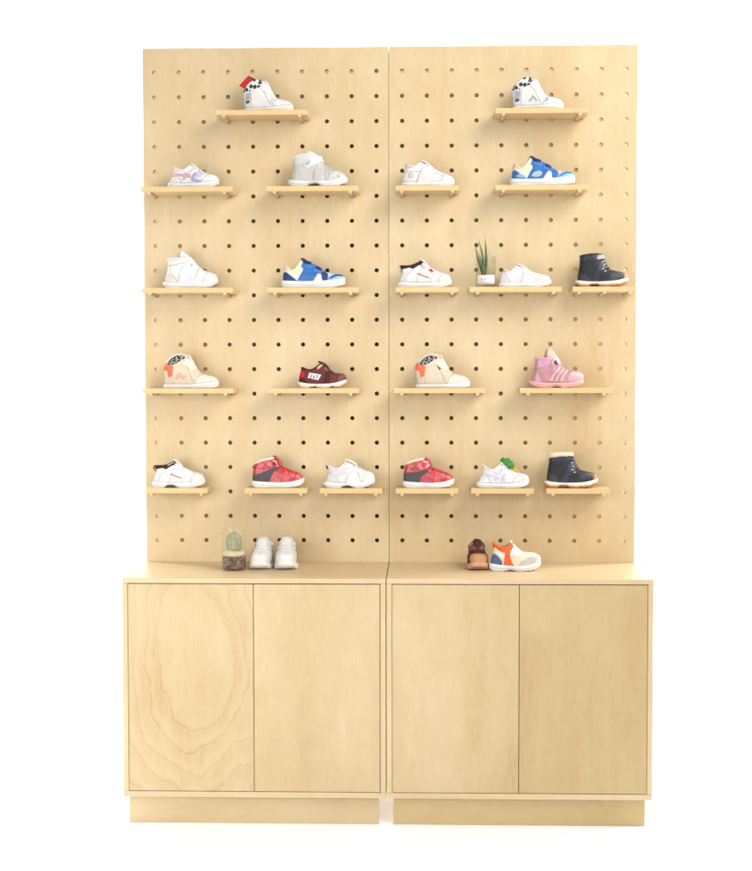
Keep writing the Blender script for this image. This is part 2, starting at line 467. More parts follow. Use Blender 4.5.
BOARD_LO, BOARD_HI = .0020, .0185
def shelf(side, row, c0, c1, label, length, dx=0, mid=False):
    xa, xb = colx(side, c0), colx(side, c1)
    xc = (xa + xb) / 2
    root = empty('shelf', (xc, 0, rowz(row)))
    tag(root, label, 'shelf', 'birch shelves pegged into the boards')
    b = box('board', dx - length / 2, dx + length / 2, -.1000, -.0006, BOARD_LO, BOARD_HI, W_SHELF, root, .0011)
    for x in ([xa, xb] + ([(xa + xb) / 2] if mid else [])):
        peg(root, x - xc)
    return root
LG, SM = .292, .200
SHELVES = [
    (0, 2, 3, 6, 'long birch shelf under the white leopard-collared high-top with the red card', LG),
    (0, 5, 0, 3, 'long birch shelf under the white sneaker with a mauve side swirl', LG),
    (0, 5, 5, 8, 'long birch shelf under the silver white velcro boot', LG),
    (1, 5, 0, 2, 'short birch shelf under the all white low sneaker with a silver heel dot', SM),
    (1, 2, 4, 7, 'long birch shelf under the white leopard-collared high-top without any card', LG),
    (1, 5, 4, 7, 'long birch shelf under the blue sneaker with a pale blue side oval', LG),
    (0, 9, 0, 3, 'long birch shelf under the plain white high lace boot', LG),
    (0, 9, 5, 8, 'long birch shelf under the blue sneaker with the yellow lining', LG),
    (1, 9, 0, 2, 'short birch shelf under the white sneaker with two pink strap tips', SM),
    (1, 9, 3, 6, 'long birch shelf holding the glass jar of cuttings and a white slip-on', LG),
    (1, 9, 7, 9, 'short birch shelf on three pegs under the black boot without fur', SM),
    (0, 13, 0, 3, 'long birch shelf under the beige high-top that has an orange star mark', LG),
    (0, 13, 5, 8, 'long birch shelf under the maroon sneaker with a white side badge', LG),
    (1, 13, 0, 3, 'long birch shelf under the beige high-top without a side mark', LG),
    (1, 13, 5, 8, 'long birch shelf under the metallic pink ankle boot', LG),
    (0, 17, 0, 2, 'short birch shelf under the white sneaker with a thin dark red side line', SM),
    (0, 17, 4, 6, 'short birch shelf under the red high-top with the diagonal grey band', SM),
    (0, 17, 7, 9, 'short birch shelf under the chunky white sneaker with a black heel tab', SM),
    (1, 17, 0, 2, 'short birch shelf under the red high-top with the wide glossy strap', SM),
    (1, 17, 3, 5, 'short birch shelf under the white sneaker with the green leaf card', SM),
    (1, 17, 6, 8, 'short birch shelf under the black boot with the cream fur cuff', SM),
]
for (s, r, a, b, lab, ln) in SHELVES:
    shelf(s, r, a, b, lab, ln, mid=(r == 9 and a == 7))
def shelf_top(row): return rowz(row) + BOARD_HI

# ------------------------------------------------------------------ shoe machinery
def crspline(pts):
    """Catmull-Rom through 2D points, parametrised by chord length -> f(t in 0..1)"""
    P = [Vector((p[0], p[1])) for p in pts]
    d = [0.0]
    for i in range(1, len(P)): d.append(d[-1] + max(1e-6, (P[i] - P[i - 1]).length))
    T = [x / d[-1] for x in d]
    n = len(P)
    tang = []
    for i in range(n):
        if i == 0: m = (P[1] - P[0]) / (T[1] - T[0])
        elif i == n - 1: m = (P[-1] - P[-2]) / (T[-1] - T[-2])
        else:
            m0 = (P[i] - P[i - 1]) / (T[i] - T[i - 1]); m1 = (P[i + 1] - P[i]) / (T[i + 1] - T[i])
            h0, h1 = T[i] - T[i - 1], T[i + 1] - T[i]
            m = (m0 * h1 + m1 * h0) / (h0 + h1)
        tang.append(m)
    def f(t):
        t = min(1.0, max(0.0, t))
        i = 0
        while i < n - 2 and t > T[i + 1]: i += 1
        h = T[i + 1] - T[i]; u = (t - T[i]) / h
        h00 = 2 * u ** 3 - 3 * u * u + 1; h10 = u ** 3 - 2 * u * u + u
        h01 = -2 * u ** 3 + 3 * u * u; h11 = u ** 3 - u * u
        return P[i] * h00 + tang[i] * (h10 * h) + P[i + 1] * h01 + tang[i + 1] * (h11 * h)
    return f

def yofx(pts):
    f = crspline(pts)
    tab = [f(i / 200) for i in range(201)]
    def g(x):
        if x <= tab[0].x: return tab[0].y
        for i in range(200):
            if tab[i].x <= x <= tab[i + 1].x:
                w = tab[i + 1].x - tab[i].x
                k = (x - tab[i].x) / w if w > 1e-9 else 0
                return tab[i].y * (1 - k) + tab[i + 1].y * k
        return tab[-1].y
    return g

def sstep(a, b, x):
    t = min(1, max(0, (x - a) / (b - a))); return t * t * (3 - 2 * t)

def inside(poly, x, z):
    c = False
    n = len(poly); j = n - 1
    for i in range(n):
        xi, zi = poly[i]; xj, zj = poly[j]
        if (zi > z) != (zj > z) and x < (xj - xi) * (z - zi) / (zj - zi) + xi: c = not c
        j = i
    return c

PXM = 311.5
class Shoe:
    """A child's shoe built from its side profile: upper lofted in rings from sole to collar."""
    def __init__(s, sc_, o, back, front, sole_top, sole_bot, dip=0.0, hw=.024, bw=.031, tw=.019, k=1.0, dpow=3.0, teeth=None):
        s.kk = k / (sc_ * PXM); s.o = o
        c = s.c
        s.back = crspline([c(p) for p in back]); s.front = crspline([c(p) for p in front])
        s.zt = yofx([c(p) for p in sole_top]); s.zb = yofx([c(p) for p in sole_bot])
        s.sx0, s.sx1 = c(sole_top[0])[0], c(sole_top[-1])[0]
        s.zb0 = s.zb
        if teeth:
            zb0 = s.zb; n_, dep = teeth; L_ = s.sx1 - s.sx0
            s.zb = lambda x: zb0(x) + dep * (1 if math.sin((x - s.sx0) / L_ * n_ * 2 * PI) > .55 else 0)
        s.dip = dip * s.kk; s.dpow = dpow
        s.hw, s.bw, s.tw = hw * k ** .3, bw * k ** .3, tw * k ** .3
        s.root = None
        s.cache = {}
        s.front_view = False
    def c(s, p): return ((p[0] - s.o[0]) * s.kk, (s.o[1] - p[1]) * s.kk)
    def w0(s, q):
        q = min(1, max(0, q))
        el = 2 * math.sqrt(max(0, q * (1 - q)))
        return el ** .62 * (s.hw + (s.bw - s.hw) * sstep(.2, .72, q) - .0025 * math.exp(-((q - .38) / .14) ** 2))
    def S(s, u, t):
        q = (1 - math.cos(2 * PI * u)) / 2
        B, F = s.back(t), s.front(t)
        sg = -1 if u < .5 else 1
        x = B.x + (F.x - B.x) * q
        z = B.y + (F.y - B.y) * q - s.dip * (t ** s.dpow) * max(0, math.sin(PI * q)) ** 1.2
        el = 2 * math.sqrt(max(0, q * (1 - q)))
        e = t ** .9
        w = s.w0(q) * (1 - e) + (el ** .8) * s.tw * e
        w *= 1 + .05 * math.sin(PI * min(1, t * 1.8)) - .02
        return Vector((x, sg * w, z))
    def N(s, u, t):
        h = 1e-3
        a = s.S((u + h) % 1, t) - s.S((u - h) % 1, t)
        b = s.S(u, min(1, t + h)) - s.S(u, max(0, t - h))
        n = a.cross(b)
        if n.length < 1e-12: return Vector((0, 0, 1))
        n.normalize()
        c = (s.back(t * .5) + s.front(t * .5)) * .5
        p = s.S(u, t)
        if n.dot(p - Vector((c.x, 0, p.z - .01))) < 0: n = -n
        return n
    # ---- parts
    def upper(s, mat, name='upper', nu=72, nt=30):
        vs, fs = [], []
        for j in range(nt + 1):
            for i in range(nu): vs.append(s.S((i + .5) / nu, j / nt))
        for j in range(nt):
            for i in range(nu):
                n = (i + 1) % nu
                fs.append((j * nu + i, j * nu + n, (j + 1) * nu + n, (j + 1) * nu + i))
        return mesh_obj(name, vs, fs, mat, s.root, True)
    def lining(s, mat, depth=.45, shrink=.84, nu=48):
        vs, fs = [], []
        rings = [(1, 1.0, .0), (1, .93, .0012), (1, shrink, -.001), (1 - depth * .5, shrink * .94, 0), (1 - depth, shrink * .86, 0)]
        for (t, k, dz) in rings:
            B, F = s.back(t), s.front(t)
            cx = (B.x + F.x) / 2
            for i in range(nu):
                p = s.S((i + .5) / nu, t)
                vs.append((cx + (p.x - cx) * (1 - (1 - k) * .55), p.y * k, p.z + dz))
        m = len(rings)
        for j in range(m - 1):
            for i in range(nu):
                n = (i + 1) % nu
                fs.append((j * nu + i, j * nu + n, (j + 1) * nu + n, (j + 1) * nu + i))
        fs.append(tuple((m - 1) * nu + i for i in range(nu)))
        return mesh_obj('lining', vs, fs, mat, s.root, True)
    def collar(s, mat, r=.0026, name='collar', t=1.0, fuzz=0.0, up=.6, u0=0.0, u1=1.0):
        """padded rim round the opening"""
        nu, m = 64, 10
        vs, fs = [], []
        for i in range(nu):
            u = (i + .5) / nu
            p = s.S(u, t)
            q = s.S((u + .01) % 1, t); d = (q - s.S((u - .01) % 1, t)); d.normalize()
            up_ = Vector((0, 0, 1)); side = d.cross(up_); side.normalize()
            up2 = side.cross(d)
            for k in range(m):
                a = 2 * PI * k / m
                rr = r * (1 + fuzz * (random.random() - .5))
                vs.append(p + side * (math.cos(a) * rr * .9) + up2 * (math.sin(a) * rr + r * (up - .6)))
        for i in range(nu):
            n = (i + 1) % nu
            for k in range(m):
                l = (k + 1) % m
                fs.append((i * m + k, n * m + k, n * m + l, i * m + l))
        return mesh_obj(name, vs, fs, mat, s.root, True)
    def sole(s, mat, name='sole', **kw):
        if name == 'sole':
            g = M['sole_line_pink'] if mat is M['pink_rubber'] else M['sole_line']
            s.groove(.46, g)
            s.groove(.16, g, .1, .9, .0007)
        return s.sole_(mat, name, **kw)
    def sole_(s, mat, name='sole', lo=0.0, hi=1.0, grow=1.06, pad=.0012, nu=80, lo_abs=None, hi_abs=None):
        vs, fs = [], []
        lv = [(0, .955), (.10, 1.0), (.35, 1.012), (.65, 1.008), (.9, 1.0), (1.0, .975)]
        L = s.sx1 - s.sx0
        for (v, g) in lv:
            for i in range(nu):
                u = (i + .5) / nu
                q = (1 - math.cos(2 * PI * u)) / 2
                sg = -1 if u < .5 else 1
                x = s.sx0 + L * (.5 + (q - .5) * (1 - (1 - g) * .5))
                w = (s.w0(q) * grow + pad * (2 * math.sqrt(max(0, q * (1 - q)))) ** .5) * g
                zb, zt = s.zb(x), s.zt(x)
                a = zb + (zt - zb) * lo if lo_abs is None else zb + lo_abs
                b = zb + (zt - zb) * hi if hi_abs is None else zb + hi_abs
                vs.append((x, sg * w, a + (b - a) * v))
        m = len(lv)
        for j in range(m - 1):
            for i in range(nu):
                n = (i + 1) % nu
                fs.append((j * nu + i, j * nu + n, (j + 1) * nu + n, (j + 1) * nu + i))
        for j in (0, m - 1):
            for i in range(nu // 2 - 1):
                fs.append((j * nu + i, j * nu + i + 1, j * nu + nu - 2 - i, j * nu + nu - 1 - i))
        return mesh_obj(name, vs, fs, mat, s.root, True)
    def groove(s, v, mat, q0=.04, q1=.96, h=.0009, grow=1.06, pad=.0012, name='sole_groove'):
        """thin moulded line along the side wall of the sole"""
        n = 60
        L = s.sx1 - s.sx0
        vs, fs = [], []
        for i in range(n + 1):
            q = q0 + (q1 - q0) * i / n
            x = s.sx0 + L * q
            el = 2 * math.sqrt(max(0, q * (1 - q)))
            w = (s.w0(q) * grow + pad * el ** .5) * 1.012
            zb, zt = s.zb0(x), s.zt(x)
            z = zb + (zt - zb) * (v + .05 * math.sin(q * 9))
            for (dy, dz) in ((-.0012, -h), (.0005, -h), (.0005, h), (-.0012, h)):
                vs.append((x, -(w + dy), z + dz))
        for i in range(n):
            for k in range(4):
                l = (k + 1) % 4
                fs.append((i * 4 + k, (i + 1) * 4 + k, (i + 1) * 4 + l, i * 4 + l))
        fs += [(0, 1, 2, 3), (n * 4, n * 4 + 1, n * 4 + 2, n * 4 + 3)]
        return mesh_obj(name, vs, fs, mat, s.root, False)
    def patch(s, poly, mat, name, off=.0008, wrap=False, nu=170, nt=64, t0=0.0, t1=1.0, side=0):
        """overlay whose outline is given in the side view; wrap=True carries it round to the other side"""
        poly = [s.c(p) for p in poly]
        cells = []
        key = (nu, nt, t0, t1)
        if key not in s.cache:
            s.cache[key] = [[s.S((i + .5) / nu, t0 + (t1 - t0) * (j + .5) / nt) for j in range(nt)] for i in range(nu // 2)]
        g = s.cache[key]
        bx0, bx1 = min(p[0] for p in poly), max(p[0] for p in poly)
        bz0, bz1 = min(p[1] for p in poly), max(p[1] for p in poly)
        for i in range(nu // 2):
            for j in range(nt):
                p = g[i][j]
                if bx0 <= p.x <= bx1 and bz0 <= p.z <= bz1 and inside(poly, p.x, p.z):
                    if side != 1: cells.append((i, j))
                    if wrap or side == 1: cells.append((nu - 1 - i, j))
        return s._cells(cells, nu, nt, t0, t1, mat, name, off)
    def band(s, u0, u1, tlo, thi, mat, name, off=.0012, nu=200, nt=90):
        """strap across the instep: tlo/thi are functions of |u-.5| scaled 0..1"""
        cells = []
        for i in range(nu):
            u = (i + .5) / nu
            if not (u0 <= u <= u1): continue
            k = abs(u - .5) / max(.5 - u0, 1e-6)
            a = tlo(k) if callable(tlo) else tlo
            b = thi(k) if callable(thi) else thi
            for j in range(nt):
                t = (j + .5) / nt
                if a <= t <= b: cells.append((i, j))
        return s._cells(cells, nu, nt, 0, 1, mat, name, off)
    def _cells(s, cells, nu, nt, t0, t1, mat, name, off):
        if not cells: return None
        idx, vs, fs = {}, [], []
        def vid(i, j, lay):
            k = (i % nu, j, lay)
            if k not in idx:
                u, t = (i % nu) / nu, t0 + (t1 - t0) * j / nt
                u = u + 1e-4
                idx[k] = len(vs)
                vs.append(s.S(u, t) + s.N(u, t) * (off if lay else -.0008))
            return idx[k]
        cs = set(cells)
        for (i, j) in cells:
            fs.append((vid(i, j, 1), vid(i + 1, j, 1), vid(i + 1, j + 1, 1), vid(i, j + 1, 1)))
            for (di, dj, a, b) in ((-1, 0, (0, 0), (0, 1)), (1, 0, (1, 0), (1, 1)), (0, -1, (0, 0), (1, 0)), (0, 1, (0, 1), (1, 1))):
                if ((i + di) % nu, j + dj) not in cs:
                    fs.append((vid(i + a[0], j + a[1], 1), vid(i + b[0], j + b[1], 1), vid(i + b[0], j + b[1], 0), vid(i + a[0], j + a[1], 0)))
        me = bpy.data.meshes.new(name)
        me.from_pydata([tuple(v) for v in vs], [], fs); me.update()
        bm = bmesh.new(); bm.from_mesh(me)
        # relax stepped rims of the outline
        bnd = [v for v in bm.verts]
        bmesh.ops.smooth_vert(bm, verts=bnd, factor=.5, use_axis_x=True, use_axis_y=True, use_axis_z=True)
        bmesh.ops.recalc_face_normals(bm, faces=bm.faces)
        bm.to_mesh(me); bm.free()
        for p in me.polygons: p.use_smooth = True
        me.materials.append(mat)
        return link(bpy.data.objects.new(name, me), s.root)
    def lace(s, t, mat, du=.085, r=.0013, slope=.03):
        vs, fs = [], []
        n, m = 16, 7
        for i in range(n + 1):
            u = .5 - du + 2 * du * i / n
            tt = min(.995, t + slope * (1 - abs(u - .5) / du))
            p = s.S(u + 1e-4, tt) + s.N(u + 1e-4, tt) * (r * 1.1)
            q = s.S(u + .004, tt); d = q - s.S(u - .004, tt); d.normalize()
            nn = s.N(u + 1e-4, tt); sd = d.cross(nn); sd.normalize()
            for k in range(m):
                a = 2 * PI * k / m
                vs.append(p + nn * (math.cos(a) * r * .7) + sd * (math.sin(a) * r * 1.7))
        for i in range(n):
            for k in range(m):
                l = (k + 1) % m
                fs.append((i * m + k, (i + 1) * m + k, (i + 1) * m + l, i * m + l))
        fs.append(tuple(range(m))); fs.append(tuple(n * m + k for k in range(m)))
        return mesh_obj('lace', vs, fs, mat, s.root, True)
    def plate(s, path, mat, name='tongue', w=.013, th=.0022, w1=None, y=0.0, curve=.004):
        """bent padded strip (tongue, pull tab) along a side-view path"""
        f = crspline([s.c(p) for p in path])
        n, m = 14, 16
        vs, fs = [], []
        for i in range(n + 1):
            t = i / n
            p = f(t); d = f(min(1, t + .01)) - f(max(0, t - .01)); d.normalize()
            nx, nz = -d.y, d.x
            ww = w if w1 is None else w + (w1 - w) * t
            e = 1.0
            if t > .8: e = math.sqrt(max(.05, 1 - ((t - .8) / .2) ** 2 * .8))
            for k in range(m):
                a = 2 * PI * k / m
                yy = math.cos(a) * ww * e
                h = math.sin(a) * th * (1 if t < .95 else .6)
                cv = curve * (yy / w) ** 2
                vs.append((p.x + nx * h - abs(nz) * 0 - cv * .8, y + yy, p.y + nz * h - cv * .3))
        for i in range(n):
            for k in range(m):
                l = (k + 1) % m
                fs.append((i * m + k, (i + 1) * m + k, (i + 1) * m + l, i * m + l))
        fs.append(tuple(range(m))); fs.append(tuple(n * m + k for k in range(m)))
        return mesh_obj(name, vs, fs, mat, s.root, True)

def seam(s, pts, w=3.0, mat=None, name='seam', off=.0011):
    """stitched seam or welt following a side-view polyline"""
    f = crspline(pts) if len(pts) > 2 else (lambda t: Vector(pts[0]).lerp(Vector(pts[1]), t))
    n = 10
    L, R_ = [], []
    for i in range(n + 1):
        t = i / n
        p = f(t); d = f(min(1, t + .02)) - f(max(0, t - .02)); d.normalize()
        nn = Vector((-d.y, d.x)) * w / 2
        L.append(tuple(p + nn)); R_.append(tuple(p - nn))
    for side in ((0, 1) if s.front_view else (0,)):
        s.patch(L + R_[::-1], mat or M['seam'], name, off, nu=300, nt=110, side=side)

def pad(s, poly, mat, w, name='tongue', y=0.0):
    """cushion with the given side-view outline, rounded off towards both sides"""
    n0 = len(poly); f = []
    for i in range(n0):
        a, b, c, d = (Vector(s.c(poly[(i + o) % n0])) for o in (-1, 0, 1, 2))
        for j in range(5):
            t = j / 5
            f.append(.5 * ((2 * b) + (c - a) * t + (2 * a - 5 * b + 4 * c - d) * t * t + (3 * b - a - 3 * c + d) * t ** 3))
    n = len(f)
    cen = sum(f, Vector((0, 0))) / n
    lay = [(-1, .70), (-.94, .84), (-.8, .94), (-.5, .99), (0, 1.0), (.5, .99), (.8, .94), (.94, .84), (1, .70)]
    vs, fs = [], []
    for (yy, k) in lay:
        for p in f:
            q = cen + (p - cen) * k
            vs.append((q.x, y + yy * w, q.y))
    for i in range(len(lay) - 1):
        for k in range(n):
            l = (k + 1) % n
            fs.append((i * n + k, i * n + l, (i + 1) * n + l, (i + 1) * n + k))
    for b in (0, (len(lay) - 1) * n):
        vs.append((cen.x, y + (-w if b == 0 else w) * 1.01, cen.y))
        for k in range(n): fs.append((b + k, b + (k + 1) % n, len(vs) - 1))
    return mesh_obj(name, vs, fs, mat, s.root, True)

def place(s, name, label, x, y, z, rz=0.0, cat='shoe'):
    """root Empty at the heel on the board"""
    s.root = empty(name, (x, y, z + .0003), rz)
    s.front_view = abs(rz) > 1
    tag(s.root, label, cat, "children's shoes on display")
    return s

YS = -.053
def D(d): return math.radians(d)

# ================================================================== the shoes
# --- leopard collared high-tops (four)
def leo_hightop(label, xh, z, k, up, collar_leo, leo, sole_m, heel_m, marks, rz=0.0, pairtone=None):
    s = Shoe(11.57, (100, 505),
             back=[(108, 492), (108, 440), (106, 385), (100, 330), (96, 285), (118, 242)],
             front=[(668, 485), (674, 452), (660, 415), (625, 388), (570, 372), (505, 352), (458, 312), (425, 265), (400, 215), (355, 168)],
             sole_top=[(96, 470), (250, 470), (420, 466), (560, 452), (676, 430)],
             sole_bot=[(96, 505), (300, 505), (520, 505), (620, 503), (676, 492)],
             dip=-48, k=k, tw=.0205)
    place(s, 'high_top_sneaker', label, xh, YS, z, rz)
    s.upper(up); s.sole(sole_m)
    s.lining(M['lining_white'])
    s.collar(M['leo_white'] if leo is M['leo_white'] else M['beige_pale'], .0028)
    s.patch([(92, 290), (118, 225), (180, 170), (250, 130), (350, 140), (362, 190), (335, 215), (262, 246), (200, 262), (150, 300)] if leo is M['leo_white'] else
            [(130, 268), (150, 225), (200, 170), (260, 140), (325, 150), (330, 190), (262, 232), (205, 262)], leo, 'leopard_collar', .0014, wrap=(leo is M['leo_white']))
    heel_m(s)
    s.plate([(440, 300), (408, 240), (378, 180), (352, 148)], up, 'tongue', .014, .003)
    # velcro strap and toe overlay
    s.patch([(300, 250), (345, 190), (408, 215), (452, 290), (420, 330)], marks['strap'], 'strap', .0018, wrap=True)
    s.patch([(430, 480), (450, 400), (510, 345), (560, 360), (640, 385), (700, 440), (690, 490)], marks['toe'], 'toe_cap', .0007, wrap=True)
    for q in ([(205, 470), (196, 380), (204, 280)], [(440, 470), (462, 395), (520, 352)], [(300, 252), (360, 290), (436, 335)], [(330, 262), (372, 340), (420, 440)], [(112, 452), (300, 458), (480, 452), (650, 428)]):
        seam(s, q, 6, M['seam'] if leo is M['leo_white'] else M['lining_shade2'])
    for nm, poly, m in marks['extra']:
        s.patch(poly, m, nm, .0014)
    return s

def grey_heel(s):
    s.patch([(132, 415), (136, 300), (188, 285), (192, 330), (176, 410)], M['grey'], 'heel_stripe', .0012)
    s.patch([(136, 412), (138, 385), (178, 385), (176, 412)], M['charcoal'], 'heel_badge', .0018)
def coral_heel(s):
    s.patch([(80, 300), (120, 240), (160, 255), (205, 275), (200, 330), (188, 380), (150, 395), (142, 330), (110, 320)], M['coral'], 'heel_patch', .0013, wrap=True)

T2, T5, T9, T13, T17 = (shelf_top(r) for r in (2, 5, 9, 13, 17))
s = leo_hightop('white high-top with leopard collar and a red and black card tucked into it', -.4624, T2, 1.0, M['white'], True, M['leo_white'], M['cream_rubber'], grey_heel,
            dict(strap=M['white'], toe=M['white_mesh'], extra=[('side_badge', [(415, 410), (440, 365), (468, 400), (445, 420)], M['pale_grey'])]))
s1 = s
s = leo_hightop('white high-top with leopard collar and small grey arrow on its side, no card', .3943, T2, 1.01, M['white'], True, M['leo_white'], M['cream_rubber'], grey_heel,
            dict(strap=M['white'], toe=M['white_mesh'], extra=[('side_arrow', [(280, 415), (335, 345), (385, 412), (362, 415), (335, 375), (305, 418)], M['grey']), ('toe_badge', [(455, 420), (490, 380), (515, 395), (490, 430)], M['grey'])]), D(-3))
s = leo_hightop('beige high-top with coral heel and an orange star shaped mark on its side', -.7240, T13, 1.105, M['beige'], False, M['leo_dark'], M['white_rubber'], coral_heel,
            dict(strap=M['beige_pale'], toe=M['beige_pale'], extra=[
                ('side_mark', [(225, 405), (262, 340), (278, 345), (300, 372), (345, 370), (352, 385), (310, 392), (335, 412), (318, 420), (285, 392), (245, 415)], M['pale_coral']),
                ('collar_stripe', [(270, 290), (375, 190), (395, 205), (290, 305)], M['sand'])]), D(2))
s = leo_hightop('beige high-top with coral heel and plain unmarked sides', .0876, T13, 1.088, M['beige'], False, M['leo_dark'], M['white_rubber'], coral_heel,
            dict(strap=M['beige_pale'], toe=M['beige_pale'], extra=[
                ('strap_edge', [(318, 255), (338, 250), (366, 305), (352, 315)], M['maroon_light']),
                ('strap_tip', [(372, 205), (425, 235), (440, 275), (385, 280), (365, 240)], M['sand'])]), D(-2))

# red and black folded card in the first high-top
def card():
    root = empty('hang_tag', (-.4624, YS, T2))
    tag(root, 'red and black folded card standing in the leopard collar of a white high-top', 'tag')
    def slab(poly, y, th, mat, name):
        pts = [s1.c(p) for p in poly]
        n = len(pts)
        vs = [(p[0], y, p[1]) for p in pts] + [(p[0], y + th, p[1]) for p in pts]
        fs = [tuple(range(n)), tuple(n + i for i in range(n))] + [(i, (i + 1) % n, n + (i + 1) % n, n + i) for i in range(n)]
        return mesh_obj(name, vs, fs, mat, root)
    slab([(44, 192), (150, 80), (205, 118), (228, 230), (160, 250)], .006, .0016, M['red_card'], 'front_leaf')
    slab([(148, 72), (270, 136), (262, 230), (190, 235)], .0100, .0016, M['black_card'], 'back_leaf')
card()

# --- white sneakers with mauve / lilac swirl (two)
def swirl_sneaker(label, xh, z, k, rz, body, strokes):
    s = Shoe(12.13, (65, 358),
             back=[(84, 330), (84, 290), (100, 250), (122, 205), (134, 150), (130, 96)],
             front=[(664, 318), (676, 275), (672, 238), (640, 205), (575, 184), (500, 160), (450, 132), (412, 104), (385, 84), (350, 74)],
             sole_top=[(60, 292), (140, 300), (300, 306), (480, 300), (600, 282), (678, 250)],
             sole_bot=[(60, 345), (100, 356), (300, 357), (480, 358), (590, 350), (678, 312)],
             dip=62, k=k, tw=.0185, dpow=2.4)
    place(s, 'low_sneaker', label, xh, YS, z, rz)
    s.upper(body); s.sole(M['white_rubber'])
    s.lining(M['lining_white']); s.collar(M['white'], .0022)
    s.plate([(440, 140), (400, 98), (365, 70), (330, 55)], M['white'], 'tongue', .014, .0028)
    for t in (.60, .69, .78, .87): s.lace(t, M['white'])
    s.patch([(80, 320), (88, 270), (118, 210), (150, 200), (200, 250), (220, 310)], M['cool_white'], 'heel_counter', .0008, wrap=True)
    s.patch([(540, 310), (560, 230), (600, 195), (660, 215), (690, 260), (680, 320)], M['white'], 'toe_cap', .0008, wrap=True)
    for q in ([(470, 300), (505, 245), (560, 200)], [(120, 215), (200, 235), (235, 310)], [(300, 160), (360, 150), (420, 115)], [(255, 165), (330, 190), (360, 120)], [(90, 296), (300, 298), (500, 290), (655, 262)]):
        seam(s, q, 7)
    for nm, poly, m in strokes: s.patch(poly, m, nm, .0015)
    return s
swirl_sneaker('white low sneaker with a mauve and purple swirl on its side', -.7057, T5, 1.0, D(3), M['white'], [
    ('side_swirl', [(145, 205), (160, 188), (240, 192), (300, 188), (345, 210), (352, 245), (300, 232), (272, 262), (235, 268), (262, 232), (200, 212)], M['mauve_pink']),
    ('side_swirl', [(350, 285), (360, 225), (385, 180), (412, 185), (398, 240), (400, 285)], M['lilac']),
    ('side_swirl', [(405, 250), (440, 268), (482, 262), (480, 282), (420, 292), (396, 280)], M['blue_grey']),
    ('eyestay', [(395, 175), (440, 150), (500, 200), (470, 240), (420, 230)], M['pale_lilac'])])
s20 = swirl_sneaker('white low sneaker with a pale lilac swirl, a green leaf card leaning on its laces', .2844, T17, 1.03, D(-2), M['cool_white'], [
    ('side_swirl', [(140, 200), (155, 188), (260, 205), (330, 225), (330, 255), (290, 268), (255, 262), (285, 240), (220, 220)], M['pale_lilac']),
    ('side_swirl', [(345, 280), (355, 225), (380, 195), (402, 200), (392, 245), (400, 282)], M['pale_lilac']),
    ('toe_dot', [(590, 245), (612, 238), (625, 250), (605, 262)], M['pale_lilac'])])

# green leaf card on the lilac sneaker
def leaf_card():
    root = empty('leaf_card', (.2844, YS, T17), D(-2))
    tag(root, 'green leaf shaped card with a yellow tip lying on the laces of a white sneaker', 'tag')
    k = 1 / (8.356 * PXM)
    def C(p): return ((p[0] - 147) * k, (360 - p[1]) * k)
    def slab(poly, y0, lean, th, mat, name):
        n0 = len(poly); f = []
        for i in range(n0):   # soften the outline
            a, b, c, d = (Vector(poly[(i + o) % n0]) for o in (-1, 0, 1, 2))
            for j in range(4):
                t = j / 4
                f.append(.5 * ((2 * b) + (c - a) * t + (2 * a - 5 * b + 4 * c - d) * t * t + (3 * b - a - 3 * c + d) * t ** 3))
        pts = [C(p) for p in f]
        n = len(pts)
        zc = sum(p[1] for p in pts) / n; xc = sum(p[0] for p in pts) / n
        vs = []
        for lay in (0, 1):
            vs += [(p[0], y0 + lay * th + (p[1] - zc) * lean + .12 * abs(p[0] - xc), p[1]) for p in pts]
        vs += [(xc, y0 - .0035, zc), (xc, y0 + th, zc)]
        fs = []
        for i in range(n):
            j = (i + 1) % n
            fs += [(i, j, n + j, n + i), (i, j, 2 * n), (n + i, n + j, 2 * n + 1)]
        return mesh_obj(name, vs, fs, mat, root, True)
    slab([(340, 152), (345, 122), (365, 108), (382, 118), (405, 110), (428, 132), (448, 152), (456, 182), (440, 196), (410, 192), (385, 168), (360, 166)], -.010, .5, .002, M['green_card'], 'leaf_blade')
    slab([(436, 190), (450, 172), (478, 200), (502, 226), (488, 228), (455, 212)], -.0085, .5, .0018, M['yellow_card'], 'leaf_tip')
leaf_card()

